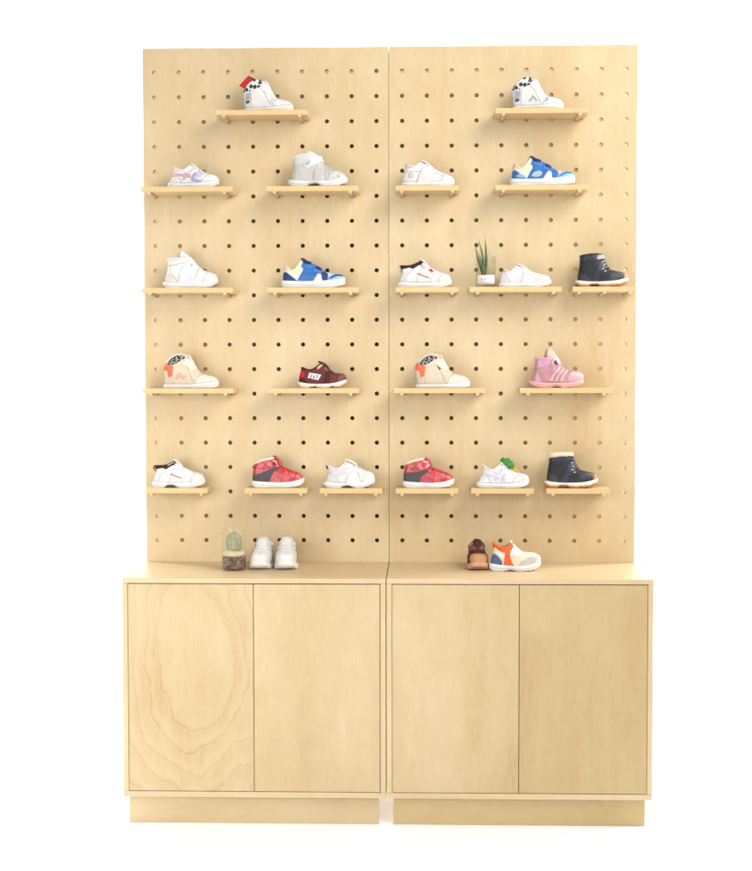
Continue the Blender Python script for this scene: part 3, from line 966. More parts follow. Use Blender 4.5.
# --- blue low velcro sneakers (two)
def blue_sneaker(label, xh, z, k, rz, variant):
    s = Shoe(5.785, (152, 280),
             back=[(165, 248), (164, 225), (166, 200), (172, 172), (176, 150)],
             front=[(517, 242), (518, 222), (506, 206), (480, 198), (440, 194), (405, 184), (375, 164), (340, 142), (305, 126), (272, 118)],
             sole_top=[(151, 236), (240, 241), (350, 241), (450, 234), (522, 218)],
             sole_bot=[(151, 274), (175, 280), (320, 281), (440, 280), (522, 262)],
             dip=44, k=k, tw=.0195, bw=.034, hw=.026, dpow=2.2)
    place(s, 'low_sneaker', label, xh, YS, z, rz)
    s.upper(M['white'] if variant == 0 else M['warm_white']); s.sole(M['white_rubber'])
    s.lining(M['lining_yellow'] if variant == 0 else M['lining_cream']); s.collar(M['warm_white'], .0024)
    s.patch([(155, 250), (162, 192), (180, 188), (212, 212), (245, 238), (240, 255)], M['dark_blue'] if variant == 0 else M['blue'], 'heel_patch', .0012, wrap=True)
    if variant == 0:
        s.patch([(186, 186), (186, 145), (215, 165), (245, 160), (268, 130), (270, 168), (250, 205), (228, 200)], M['lemon'], 'collar_panel', .0010, wrap=True)
    s.patch([(243, 250), (258, 215), (280, 180), (276, 128), (300, 118), (345, 140), (372, 185), (350, 222), (330, 252)], M['blue'], 'side_panel', .0010, wrap=True)
    s.patch([(325, 255), (352, 222), (372, 190), (388, 200), (392, 255)], M['white'], 'side_wedge', .0012, wrap=True)
    s.patch([(395, 250), (372, 170), (392, 172), (425, 205), (418, 250)], M['dark_blue'] if variant == 0 else M['blue'], 'vamp_panel', .0013, wrap=True)
    s.patch([(412, 250), (425, 215), (455, 198), (470, 190), (505, 195), (530, 220), (520, 235), (460, 232)], M['light_blue'], 'toe_panel', .0009, wrap=True)
    s.patch([(420, 236), (440, 216), (470, 203), (506, 204), (510, 212), (470, 216), (440, 228)], M['dark_blue'] if variant == 0 else M['blue'], 'toe_stripe', .0014)
    s.patch([(268, 160), (282, 128), (310, 122), (338, 150), (320, 172)], M['mid_blue'], 'strap', .0026, wrap=True)
    s.patch([(282, 142), (288, 126), (322, 132), (330, 150)], M['navy'], 'strap_tip', .0036)
    s.patch([(335, 185), (345, 150), (372, 154), (398, 186), (380, 202)], M['mid_blue'], 'strap', .0026, wrap=True)
    s.patch([(348, 172), (355, 155), (380, 168), (386, 184)], M['navy'], 'strap_tip', .0036)
    s.plate([(330, 142), (300, 124), (280, 112), (266, 108)], M['navy'] if variant == 0 else M['dark_blue'], 'tongue', .015, .0028)
    if variant == 0:
        s.plate([(174, 190), (173, 165), (178, 145)], M['pale_grey'], 'pull_tab', .006, .0015, curve=.0)
    else:
        s.patch([(182, 225), (205, 208), (235, 222), (232, 234), (200, 232)], M['light_blue'], 'heel_window', .0018)
        s.patch([(272, 225), (282, 205), (315, 195), (335, 208), (325, 228), (295, 234)], M['sky_grey'], 'side_oval', .0018)
        s.plate([(176, 195), (172, 165), (186, 142)], M['mauve_pink'], 'pull_tab', .008, .002, curve=.0)
        s.plate([(262, 160), (256, 132), (262, 112), (272, 108)], M['lining_yellow'], 'pull_loop', .005, .0015, curve=0)
    return s
blue_sneaker('blue low sneaker with yellow lining, navy heel patch and white wedge', -.3440, T9, 1.0, D(2), 0)
blue_sneaker('blue low sneaker with a pale blue oval on its side and pink pull tab', .3877, T5, 1.0, D(-2), 1)

# --- white sneakers with dark lining (two)
def dark_collar_sneaker(label, xh, z, k, rz, notch, straps):
    sb = [(72, 268), (90, 275), (140, 275), (160, 275), (240, 275), (320, 275), (384, 258)]
    if notch: sb = [(72, 268), (90, 275), (150, 275), (168, 262), (200, 259), (228, 274), (320, 276), (384, 258)]
    s = Shoe(5.785, (78, 275),
             back=[(84, 262), (84, 238), (92, 210), (99, 188), (96, 168), (88, 150)],
             front=[(380, 258), (383, 232), (374, 208), (345, 192), (305, 180), (275, 168), (250, 150), (228, 134), (205, 124)],
             sole_top=[(74, 243), (150, 250), (230, 251), (310, 246), (386, 230)],
             sole_bot=sb, dip=12, k=k, tw=.0195, dpow=2.5)
    place(s, 'low_sneaker', label, xh, YS, z, rz)
    s.upper(M['white']); s.sole(M['white_rubber'])
    s.lining(M['lining_dark']); s.collar(M['lining_dark'], .0024)
    s.patch([(82, 172), (80, 150), (120, 138), (160, 132), (212, 118), (218, 138), (190, 150), (160, 168), (140, 160), (115, 165)], M['lining_dark'], 'dark_collar', .0011, wrap=True)
    s.plate([(258, 160), (235, 132), (215, 116), (200, 110)], M['white_mesh'], 'tongue', .014, .003)
    s.patch([(80, 262), (86, 215), (110, 190), (135, 230), (150, 262)], M['white_mesh'], 'heel_counter', .0009, wrap=True)
    s.patch([(300, 262), (310, 220), (330, 185), (375, 205), (395, 240), (390, 262)], M['white_mesh'], 'toe_cap', .0009, wrap=True)
    s.patch([(180, 196), (185, 193), (257, 219), (254, 223)], M['red_matt'], 'side_line', .0014)
    s.patch([(203, 155), (215, 132), (240, 135), (262, 165), (235, 178)], M['white'], 'strap', .002, wrap=True)
    s.patch([(252, 185), (262, 160), (280, 166), (305, 182), (290, 200)], M['white'], 'strap', .002, wrap=True)
    if straps:
        s.patch([(200, 148), (214, 142), (234, 160), (222, 168)], M['mauve'], 'strap_tip', .003)
        s.patch([(250, 175), (262, 168), (280, 184), (268, 192)], M['red_strap'], 'strap_tip', .003)
        pass
    for q in ([(110, 250), (130, 200), (165, 170)], [(175, 250), (190, 205), (215, 150)], [(255, 250), (275, 205), (300, 185)], [(300, 250), (312, 215), (335, 190)], [(90, 236), (200, 244), (300, 240), (378, 222)]):
        seam(s, q, 2.6)
    if straps:
        s.plate([(94, 178), (84, 160), (78, 148)], M['pale_grey'], 'pull_tab', .006, .002, curve=0)
    else:
        s.plate([(98, 182), (84, 166), (80, 152)], M['red_matt'], 'pull_tab', .006, .002, curve=0)
        s.patch([(165, 138), (205, 122), (212, 130), (170, 150)], M['grey'], 'collar_edge', .0018)
    return s
dark_collar_sneaker('white low sneaker with dark lining and two pink strap tips', .0322, T9, 1.0, D(4), False, True)
dark_collar_sneaker('white low sneaker with dark lining, red pull tab and a thin dark red side line', -.7634, T17, .985, D(3), True, False)

# --- chunky white sneaker with black heel tab
def chunky(name_label, xh, y, z, k, rz, heel_tab=True, wide=1.0):
    s = Shoe(8.356, (160, 360),
             back=[(175, 345), (176, 310), (188, 268), (196, 228), (190, 180)],
             front=[(580, 335), (588, 295), (582, 262), (560, 238), (515, 220), (470, 200), (435, 178), (400, 155), (355, 142)],
             sole_top=[(158, 312), (250, 322), (380, 326), (500, 315), (590, 285)],
             sole_bot=[(158, 345), (190, 358), (305, 362), (325, 348), (380, 344), (412, 360), (500, 358), (590, 322)],
             dip=42, k=k, tw=.019 * wide ** 3.2, hw=.024 * wide ** 1.6, bw=.031 * wide, dpow=2.4, teeth=(9, .0018))
    place(s, 'low_sneaker', name_label, xh, y, z, rz)
    s.upper(M['white_mesh']); s.sole(M['white_rubber'])
    s.lining(M['lining_white']); s.collar(M['white'], .0026)
    s.plate([(440, 175), (400, 145), (360, 132), (325, 130)], M['white_mesh'], 'tongue', .014 * wide ** 2, .0032)
    for t in (.60, .70, .80, .89): s.lace(t, M['white_rubber'], .085 * wide ** 2)
    s.patch([(165, 345), (172, 290), (200, 240), (260, 262), (290, 345)], M['pale_grey'], 'heel_counter', .0009, wrap=True)
    s.patch([(205, 225), (255, 215), (330, 205), (345, 235), (300, 262), (240, 262)], M['pale_grey'], 'side_panel', .0012)
    s.patch([(340, 330), (360, 262), (400, 215), (440, 232), (470, 330)], M['white'], 'side_panel', .0012)
    s.patch([(480, 345), (500, 270), (530, 225), (580, 245), (605, 295), (595, 345)], M['white'], 'toe_cap', .0010, wrap=True)
    for q in ([(290, 345), (265, 265), (205, 235)], [(340, 330), (362, 262), (402, 215)], [(470, 330), (442, 235), (402, 215)], [(500, 335), (505, 270), (535, 228)], [(330, 205), (380, 190), (420, 170)], [(180, 305), (300, 318), (420, 315), (580, 282)]):
        seam(s, q, 4)
    if heel_tab:
        s.plate([(196, 205), (186, 186), (178, 176)], M['lining_black'], 'pull_tab', .006, .0022, curve=0)
        s.patch([(300, 165), (312, 138), (350, 128), (368, 150), (340, 172)], M['beige'], 'tongue_top', .0022)
    return s
chunky('chunky white low sneaker with grey side panel and a black heel tab', -.2087, YS, T17, 1.0, D(2))

# --- red high-tops (two)
def red_hightop(label, xh, z, k, rz, variant):
    s = Shoe(8.356, (150, 360),
             back=[(160, 330), (158, 285), (158, 240), (163, 200), (172, 162)],
             front=[(570, 320), (574, 292), (558, 264), (525, 240), (470, 216), (430, 202), (400, 192), (384, 172), (368, 142), (335, 120)],
             sole_top=[(150, 306), (260, 313), (400, 316), (500, 305), (580, 280)],
             sole_bot=[(150, 345), (175, 358), (330, 361), (470, 358), (545, 345), (580, 322)],
             dip=-8, k=k, tw=.0205)
    place(s, 'high_top_sneaker', label, xh, YS, z, rz)
    s.upper(M['red']); s.sole(M['white_rubber'])
    s.lining(M['lining_cream']); s.collar(M['lining_cream'], .0042, 'fleece_collar', fuzz=.5)
    if variant == 0:
        s.patch([(150, 320), (158, 262), (230, 240), (330, 195), (372, 190), (376, 208), (330, 232), (292, 320)], M['charcoal'], 'grey_band', .0012, wrap=True)
        s.patch([(270, 170), (300, 140), (345, 128), (366, 165), (352, 188), (300, 195)], M['red_strap'], 'strap', .0022, wrap=True)
        s.patch([(318, 165), (336, 150), (352, 172), (336, 184)], M['black'], 'strap_tip', .0030)
    else:
        s.patch([(150, 320), (158, 240), (215, 232), (290, 225), (345, 200), (372, 190), (360, 230), (310, 260), (285, 320)], M['charcoal'], 'grey_quarter', .0012, wrap=True)
        s.patch([(255, 172), (330, 122), (368, 140), (382, 178), (345, 208), (300, 212)], M['red_strap'], 'strap', .0026, wrap=True)
    s.patch([(395, 320), (415, 255), (400, 190), (440, 205), (470, 320)], M['red_bright'], 'vamp_panel', .0010, wrap=True)
    s.patch([(500, 320), (505, 270), (520, 232), (560, 255), (590, 300), (580, 325)], M['red_bright'], 'toe_cap', .0010, wrap=True)
    for t in (.60, .66): s.lace(t, M['red_strap'], .07)
    for q in ([(398, 312), (418, 255), (402, 200)], [(500, 312), (506, 268), (524, 238)], [(255, 182), (300, 150), (340, 126)], [(440, 312), (452, 262), (440, 212)], [(170, 205), (250, 200), (320, 190)]):
        seam(s, q, 3.4, M['red_dark'])
    for q in ([(430, 285), (470, 270), (510, 262)], [(185, 225), (215, 185), (250, 175)]):
        seam(s, q, 4, M['pink_light'])
    s.plate([(392, 185), (372, 140), (350, 112), (325, 104)] if variant == 0 else [(392, 185), (372, 145), (348, 118), (330, 112)], M['red'], 'tongue', .014, .003)
    return s
red_hightop('red patent high-top with a diagonal charcoal band and a cream fleece collar', -.4417, T17, 1.025, D(2), 0)
red_hightop('red patent high-top with a wide glossy ankle strap over a charcoal heel quarter', .0463, T17, 1.0, D(-2), 1)

# --- black boots (two)
def black_boot(label, xh, z, k, rz, fur):
    s = Shoe(5.785, (265, 272),
             back=[(278, 242), (276, 215), (279, 180), (285, 140), (288, 92)],
             front=[(556, 244), (560, 222), (553, 202), (530, 187), (495, 178), (462, 168), (444, 148), (430, 118), (420, 84)],
             sole_top=[(262, 231), (340, 240), (430, 240), (500, 234), (566, 216)],
             sole_bot=[(262, 258), (285, 271), (330, 272), (352, 262), (380, 261), (405, 271), (470, 270), (530, 264), (566, 244)],
             dip=-5, k=k, tw=.0235, hw=.026, teeth=(8, .0020))
    place(s, 'ankle_boot', label, xh, YS, z, rz)
    s.upper(M['black']); 
    s.sole(M['cream_rubber'], 'midsole', lo=.34)
    s.sole(M['tan_rubber'], 'outsole', lo=0, hi=.42, grow=1.085)
    s.patch([(522, 265), (534, 225), (538, 196), (548, 184), (580, 190), (585, 265)], M['tan_rubber'], 'toe_bumper', .0026, wrap=True)
    s.lining(M['lining_cream'] if fur else M['lining_black'])
    if fur:
        s.collar(M['lining_cream'], .0050, 'fur_cuff', fuzz=.95, up=.75)
        s.collar(M['lining_cream'], .0040, 'fur_cuff', fuzz=1.0, up=1.7)
    else:
        s.collar(M['black_shine'], .0032)
        s.patch([(380, 112), (386, 88), (425, 82), (432, 112)], M['grey'], 'cuff_badge', .002)
    s.patch([(275, 100), (280, 86), (430, 78), (436, 118), (400, 112), (280, 118)], M['black_shine'], 'cuff_band', .0010, wrap=True)
    s.patch([(270, 245), (276, 195), (320, 200), (345, 245)], M['black_shine'], 'heel_counter', .0010, wrap=True)
    s.patch([(440, 245), (460, 200), (500, 182), (545, 190), (570, 225), (560, 245)], M['black_shine'], 'toe_cap', .0010, wrap=True)
    s.patch([(345, 245), (375, 190), (400, 120), (420, 118), (432, 150), (400, 200), (395, 245)], M['black_shine'], 'eyestay', .0012)
    for t in (.62, .70, .78, .86): s.lace(t, M['lace_black'] if not fur else M['charcoal'], .10, .0015)
    s.plate([(440, 150), (428, 118), (420, 92), (412, 74)], M['black_shine'], 'tongue', .016, .003)
    for q in ([(284, 118), (340, 116), (400, 110)], [(320, 240), (318, 200), (282, 192)], [(345, 240), (375, 190), (398, 125)], [(445, 238), (462, 200), (500, 184)], [(400, 200), (430, 185), (455, 172)], [(300, 225), (420, 226), (540, 215)]):
        seam(s, q, 2.6, M['boot_highlight'])
    for x_, y_ in ((418, 128), (424, 150), (418, 168), (430, 182)):
        s.patch([(x_ - 8, y_ + 3), (x_ - 6, y_ - 3), (x_ + 4, y_ - 4), (x_ + 4, y_ + 2)], M['grey2'], 'eyelet', .0022, nu=300, nt=110)
    return s
black_boot('black ankle boot with tan sole and grey cuff badge, no fur, at the right edge', .5987, T9, .985, D(-2), False)
black_boot('black ankle boot with a thick cream fur cuff', .5032, T17, 1.005, D(-2), True)

# --- plain white high boot
def white_boot():
    s = Shoe(5.785, (165, 280),
             back=[(176, 258), (178, 230), (186, 190), (192, 150), (191, 112)],
             front=[(474, 256), (479, 232), (472, 206), (445, 190), (410, 178), (380, 160), (358, 140), (345, 122), (325, 106)],
             sole_top=[(163, 242), (240, 252), (330, 254), (410, 246), (482, 226)],
             sole_bot=[(163, 262), (190, 279), (300, 281), (380, 280), (430, 276), (482, 248)],
             dip=0, tw=.0215, teeth=(10, .0016))
    place(s, 'ankle_boot', 'plain white ankle boot with padded collar and tall tongue', -.7240, YS, T9, D(3))
    s.upper(M['white']); s.sole(M['white_rubber'])
    s.lining(M['lining_white']); s.collar(M['white_mesh'], .0042)
    pad(s, [(262, 125), (258, 92), (268, 62), (285, 68), (315, 92), (348, 122), (352, 150), (315, 150)], M['white'], .0155)
    pad(s, [(252, 118), (250, 92), (262, 66), (268, 72), (262, 100), (262, 120)], M['grey'], .006, 'pull_tab')
    s.patch([(165, 262), (180, 205), (215, 200), (262, 262)], M['white_mesh'], 'heel_counter', .001, wrap=True)
    s.patch([(255, 262), (262, 190), (300, 130), (345, 118), (372, 155), (350, 200), (345, 262)], M['cool_white'], 'side_panel', .0012)
    s.patch([(390, 262), (400, 215), (425, 178), (470, 200), (492, 240), (480, 262)], M['white_mesh'], 'toe_cap', .001, wrap=True)
    s.patch([(300, 160), (318, 108), (345, 122), (352, 150), (330, 168)], M['white'], 'strap', .0024, wrap=True)
    s.patch([(322, 150), (328, 135), (340, 148), (332, 158)], M['grey'], 'strap_tip', .003)
    for t in (.62, .70): s.lace(t, M['white_rubber'])
    for q in ([(195, 150), (250, 142), (300, 130)], [(262, 190), (300, 210), (345, 245)], [(256, 250), (262, 195), (300, 135)], [(400, 250), (405, 215), (428, 182)], [(180, 205), (212, 202), (258, 250)], [(330, 250), (360, 205), (372, 165)]):
        seam(s, q, 3.2)
white_boot()

# --- silver white velcro boot
def silver_boot():
    s = Shoe(11.57, (40, 430),
             back=[(70, 395), (76, 345), (84, 270), (92, 190), (98, 108)],
             front=[(662, 395), (672, 345), (662, 300), (630, 272), (575, 250), (510, 232), (460, 205), (425, 165), (400, 108)],
             sole_top=[(38, 345), (180, 362), (380, 372), (540, 362), (682, 320)],
             sole_bot=[(38, 402), (90, 426), (240, 430), (290, 402), (360, 396), (420, 430), (490, 430), (560, 428), (682, 385)],
             dip=-26, tw=.0215, k=1.06, teeth=(9, .0018))
    place(s, 'ankle_boot', 'silvery white ankle boot with an ankle strap on the upper left board', -.3195, YS, T5, D(-2))
    s.upper(M['silver']); s.sole(M['white_rubber'])
    s.lining(M['lining_white']); s.collar(M['cool_white'], .0036)
    pad(s, [(235, 120), (232, 62), (258, 38), (300, 45), (350, 75), (400, 108), (428, 165), (330, 160)], M['white'], .0165)
    s.patch([(90, 180), (92, 95), (250, 70), (420, 90), (425, 130), (300, 165), (180, 185)], M['pale_grey'], 'cuff', .0010, wrap=True)
    s.patch([(215, 200), (225, 168), (290, 118), (400, 108), (418, 150), (330, 195), (245, 232)], M['white'], 'strap', .0024, wrap=True)
    s.patch([(225, 195), (240, 165), (296, 140), (306, 170), (250, 215)], M['pale_grey'], 'strap_tip', .0034)
    s.patch([(242, 190), (285, 152), (290, 158), (248, 198)], M['charcoal'], 'strap_mark', .0042)
    s.patch([(60, 390), (78, 260), (140, 260), (160, 390)], M['silver'], 'heel_counter', .0012, wrap=True)
    s.patch([(320, 400), (330, 250), (372, 180), (420, 190), (440, 250), (430, 400)], M['silver'], 'side_panel', .0014)
    s.patch([(470, 400), (485, 320), (540, 240), (640, 268), (700, 330), (690, 400)], M['silver'], 'toe_cap', .0010, wrap=True)
    s.patch([(570, 325), (585, 305), (615, 312), (605, 335)], M['grey'], 'toe_badge', .0018)
    for t in (.56, .62, .68): s.lace(t, M['white'])
    for q in ([(432, 205), (420, 290), (430, 385)], [(462, 220), (452, 300), (466, 385)], [(495, 240), (488, 310), (505, 380)], [(140, 260), (132, 330), (150, 385)], [(330, 250), (322, 320), (335, 385)], [(540, 252), (520, 300), (545, 345), (660, 330)]):
        seam(s, q, 8, M['grey2'])
silver_boot()

# --- pink boot
def pink_boot():
    s = Shoe(11.94, (40, 515),
             back=[(85, 445), (92, 400), (105, 320), (118, 240), (122, 158)],
             front=[(690, 440), (700, 395), (690, 350), (645, 325), (580, 312), (520, 300), (470, 268), (430, 215), (400, 172), (370, 155)],
             sole_top=[(36, 425), (160, 445), (340, 452), (520, 448), (704, 425)],
             sole_bot=[(36, 448), (110, 500), (200, 516), (315, 514), (345, 498), (400, 500), (425, 515), (520, 512), (600, 500), (704, 462)],
             dip=6, tw=.0225, k=.985)
    place(s, 'ankle_boot', 'metallic pink ankle boot with a tall tongue and pink sole', .4486, YS, T13, D(-2))
    s.upper(M['pink']); s.sole(M['pink_rubber'])
    s.lining(M['lining_cream']); s.collar(M['pink_light'], .0034)
    pad(s, [(255, 190), (255, 125), (258, 76), (268, 52), (296, 44), (334, 66), (368, 116), (404, 165), (425, 220), (350, 230)], M['tongue_pink'], .0150)
    pad(s, [(228, 160), (232, 110), (250, 60), (264, 50), (262, 100), (258, 165)], M['lining_shade'], .010, 'pull_tab')  # taupe pad paints in the shaded inner lining of the tongue loop
    s.patch([(110, 250), (118, 165), (250, 160), (325, 160), (300, 240), (240, 262)], M['mauve'], 'cuff', .0010, wrap=True)
    s.patch([(80, 450), (98, 330), (150, 330), (200, 450)], M['mauve'], 'heel_counter', .0010, wrap=True)
    s.patch([(130, 256), (232, 244), (232, 260), (130, 270)], M['pink_light'], 'heel_stripe', .0018)
    s.patch([(300, 230), (330, 160), (400, 165), (430, 220), (380, 260)], M['pink_light'], 'strap', .0024, wrap=True)
    s.patch([(330, 220), (345, 180), (368, 190), (398, 240), (372, 248)], M['charcoal'], 'buckle', .0034)
    for a in (0, 62, 120):
        s.patch([(280 + a, 440), (310 + a, 370), (395 + a * .7, 262 + a * .22), (425 + a * .7, 275 + a * .22), (345 + a, 380), (322 + a, 440)], M['pink_light'], 'side_strap', .0016)
    s.patch([(500, 450), (515, 370), (560, 300), (660, 325), (720, 390), (715, 450)], M['pink_light'], 'toe_cap', .0010, wrap=True)
    for q in ([(150, 440), (160, 380), (150, 335)], [(180, 440), (192, 370), (185, 300)], [(215, 440), (228, 360), (220, 280)], [(255, 440), (268, 350), (300, 260)], [(500, 440), (518, 370), (560, 305)], [(540, 440), (560, 390), (620, 350), (690, 360)], [(120, 200), (200, 196), (300, 200)]):
        seam(s, q, 5, M['mauve'])
pink_boot()

# --- plain white low sneaker with silver heel dot
def white_low(label, xh, y, z, rz, k=1.0):
    s = Shoe(5.785, (95, 235),
             back=[(101, 222), (102, 195), (110, 160), (118, 132), (122, 106)],
             front=[(393, 218), (398, 200), (390, 182), (362, 166), (325, 150), (295, 136), (265, 116), (240, 102), (212, 92)],
             sole_top=[(93, 210), (180, 214), (280, 213), (350, 206), (400, 192)],
             sole_bot=[(93, 232), (110, 236), (250, 236), (350, 236), (400, 222)],
             dip=22, tw=.019, k=k)
    place(s, 'low_sneaker', label, xh, y, z, rz)
    s.upper(M['white']); s.sole(M['white_rubber'])
    s.lining(M['lining_white']); s.collar(M['white_mesh'], .0028)
    s.plate([(280, 128), (245, 100), (222, 86), (205, 84)], M['white'], 'tongue', .014, .003)
    s.patch([(135, 178), (138, 158), (155, 152), (168, 165), (164, 182), (148, 188)], M['silver'], 'heel_dot', .0016)
    s.patch([(115, 130), (118, 108), (145, 112), (142, 132)], M['pale_grey'], 'heel_tab', .0014, wrap=True)
    s.patch([(320, 225), (325, 185), (345, 155), (385, 172), (410, 200), (400, 225)], M['white_mesh'], 'toe_cap', .001, wrap=True)
    s.patch([(180, 222), (200, 160), (225, 110), (262, 120), (275, 160), (262, 222)], M['white'], 'side_panel', .0013)
    for t in (.58, .67, .76, .85): s.lace(t, M['white_rubber'])
    for q in ([(105, 160), (150, 148), (200, 150)], [(178, 215), (198, 160), (225, 112)], [(262, 215), (272, 160), (262, 122)], [(322, 212), (328, 185), (346, 158)], [(102, 202), (200, 206), (300, 204), (392, 186)], [(275, 160), (310, 165), (345, 185)]):
        seam(s, q, 2.6)
    return s
white_low('all white low sneaker with a silver dot on its heel, beside the board seam', .0417, YS, T5, D(2))

# --- white slip-on by the jar
def slip_on():
    s = Shoe(5.785, (283, 390),
             back=[(287, 378), (286, 355), (292, 325), (303, 302), (312, 288)],
             front=[(572, 372), (579, 352), (570, 330), (535, 316), (495, 306), (465, 295), (440, 280), (415, 268), (385, 262)],
             sole_top=[(280, 366), (380, 370), (480, 368), (540, 362), (584, 348)],
             sole_bot=[(280, 384), (300, 390), (420, 391), (520, 390), (584, 372)],
             dip=24, tw=.019)
    place(s, 'slip_on_shoe', 'plain white slip-on trainer beside the glass jar of cuttings', .3535, YS, T9, D(0))
    s.upper(M['cool_white']); s.sole(M['white_rubber'])
    s.lining(M['lining_white']); s.collar(M['cool_white'], .0022)
    s.plate([(450, 288), (420, 268), (395, 258), (380, 256)], M['cool_white'], 'tongue', .014, .0028)
    s.patch([(500, 366), (510, 325), (535, 310), (570, 322), (590, 350), (580, 368)], M['white_mesh'], 'toe_cap', .0008, wrap=True)
    s.patch([(282, 380), (286, 330), (305, 295), (330, 330), (345, 380)], M['white_mesh'], 'heel_counter', .0008, wrap=True)
    for q in ([(470, 368), (510, 345), (562, 326)], [(495, 368), (535, 352), (574, 342)], [(345, 368), (330, 330), (312, 300)], [(400, 368), (420, 320), (412, 275)]):
        seam(s, q, 2.4)
slip_on()

# --- maroon sneaker (side view on the shelf, toe view on the cabinet)
def maroon(label, xh, y, z, rz, k, toe_tan):
    s = Shoe(12.53, (72, 378),
             back=[(95, 345), (88, 290), (95, 230), (112, 175), (120, 125)],
             front=[(668, 320), (678, 275), (670, 232), (640, 202), (580, 192), (520, 182), (480, 158), (455, 130), (420, 95), (365, 72)],
             sole_top=[(70, 298), (180, 318), (360, 325), (520, 315), (684, 270)],
             sole_bot=[(70, 340), (110, 376), (215, 378), (280, 362), (330, 376), (470, 376), (500, 360), (560, 372), (684, 322)],
             teeth=(9, .0016), dip=52, tw=.0195 * (1.3 if toe_tan else 1), hw=.024 * (1.1 if toe_tan else 1), bw=.031 * (1.1 if toe_tan else 1), k=k, dpow=2.4)
    place(s, 'low_sneaker', label, xh, y, z, rz)
    s.upper(M['maroon_brown'] if toe_tan else M['maroon'])
    s.sole(M['cream_rubber'] if not toe_tan else M['tan_pink'], 'midsole', lo=.2)
    s.sole(M['tan_pink'], 'outsole', lo=0, hi=.3, grow=1.07)
    s.lining(M['lining_cream']); s.collar(M['maroon_dark'], .0030)
    s.plate([(470, 150), (420, 88), (370, 60), (325, 48)], M['maroon_dark'], 'tongue', .014, .003)
    s.patch([(85, 250), (98, 165), (155, 158), (162, 200), (140, 250)], M['red_matt'], 'heel_patch', .0016, wrap=True)
    s.patch([(80, 330), (92, 258), (150, 250), (210, 330)], M['maroon_dark'], 'heel_counter', .0010, wrap=True)
    s.patch([(90, 165), (112, 110), (185, 120), (210, 160), (165, 155)], M['maroon_dark'], 'heel_tab', .0013, wrap=True)
    s.patch([(195, 250), (218, 185), (366, 212), (330, 282)], M['paper'], 'side_badge', .0016)
    # the badge carries blurred dark letters
    for poly in ([(225, 252), (238, 205), (262, 208), (260, 215), (244, 214), (242, 226), (256, 228), (254, 235), (240, 235), (236, 248), (252, 250), (250, 258)],
                 [(262, 215), (270, 216), (274, 244), (292, 215), (300, 217), (276, 262), (268, 260)],
                 [(302, 262), (312, 220), (338, 224), (336, 232), (318, 230), (316, 240), (330, 242), (328, 249), (314, 247), (310, 264)]):
        s.patch(poly, M['ink'], 'letter', .0022, nu=320, nt=120)
    s.patch([(310, 120), (365, 78), (400, 80), (370, 110), (320, 150)], M['tan_pink'], 'eyestay', .0016, wrap=False)
    s.patch([(380, 330), (400, 230), (430, 150), (470, 165), (480, 240), (470, 330)], M['maroon_dark'], 'side_panel', .0010, wrap=True)
    s.patch([(395, 160), (410, 92), (460, 120), (475, 150), (440, 170)], M['maroon_light'], 'strap', .0022, wrap=True)
    if not toe_tan:
        s.patch([(560, 330), (575, 250), (620, 190), (670, 215), (695, 270), (690, 330)], M['maroon_light'], 'toe_cap', .0010, wrap=True)
        for q in ([(230, 320), (215, 290), (150, 252)], [(385, 320), (402, 232), (432, 155)], [(480, 325), (490, 250), (475, 170)], [(520, 320), (535, 250), (580, 200)], [(170, 160), (240, 170), (310, 150), (360, 95)], [(110, 318), (300, 326), (480, 322), (650, 285)]):
            seam(s, q, 6, M['maroon_light'])
    else:
        s.patch([(650, 360), (628, 290), (572, 228), (566, 188), (640, 180), (720, 215), (720, 360)], M['tan'], 'toe_cap', .0018, wrap=True)
    for t in (.56, .63): s.lace(t, M['maroon_dark'])
    return s
maroon('maroon low sneaker with red heel patch and a white lettered badge', -.2915, YS, T13, D(2), 1.0, False)

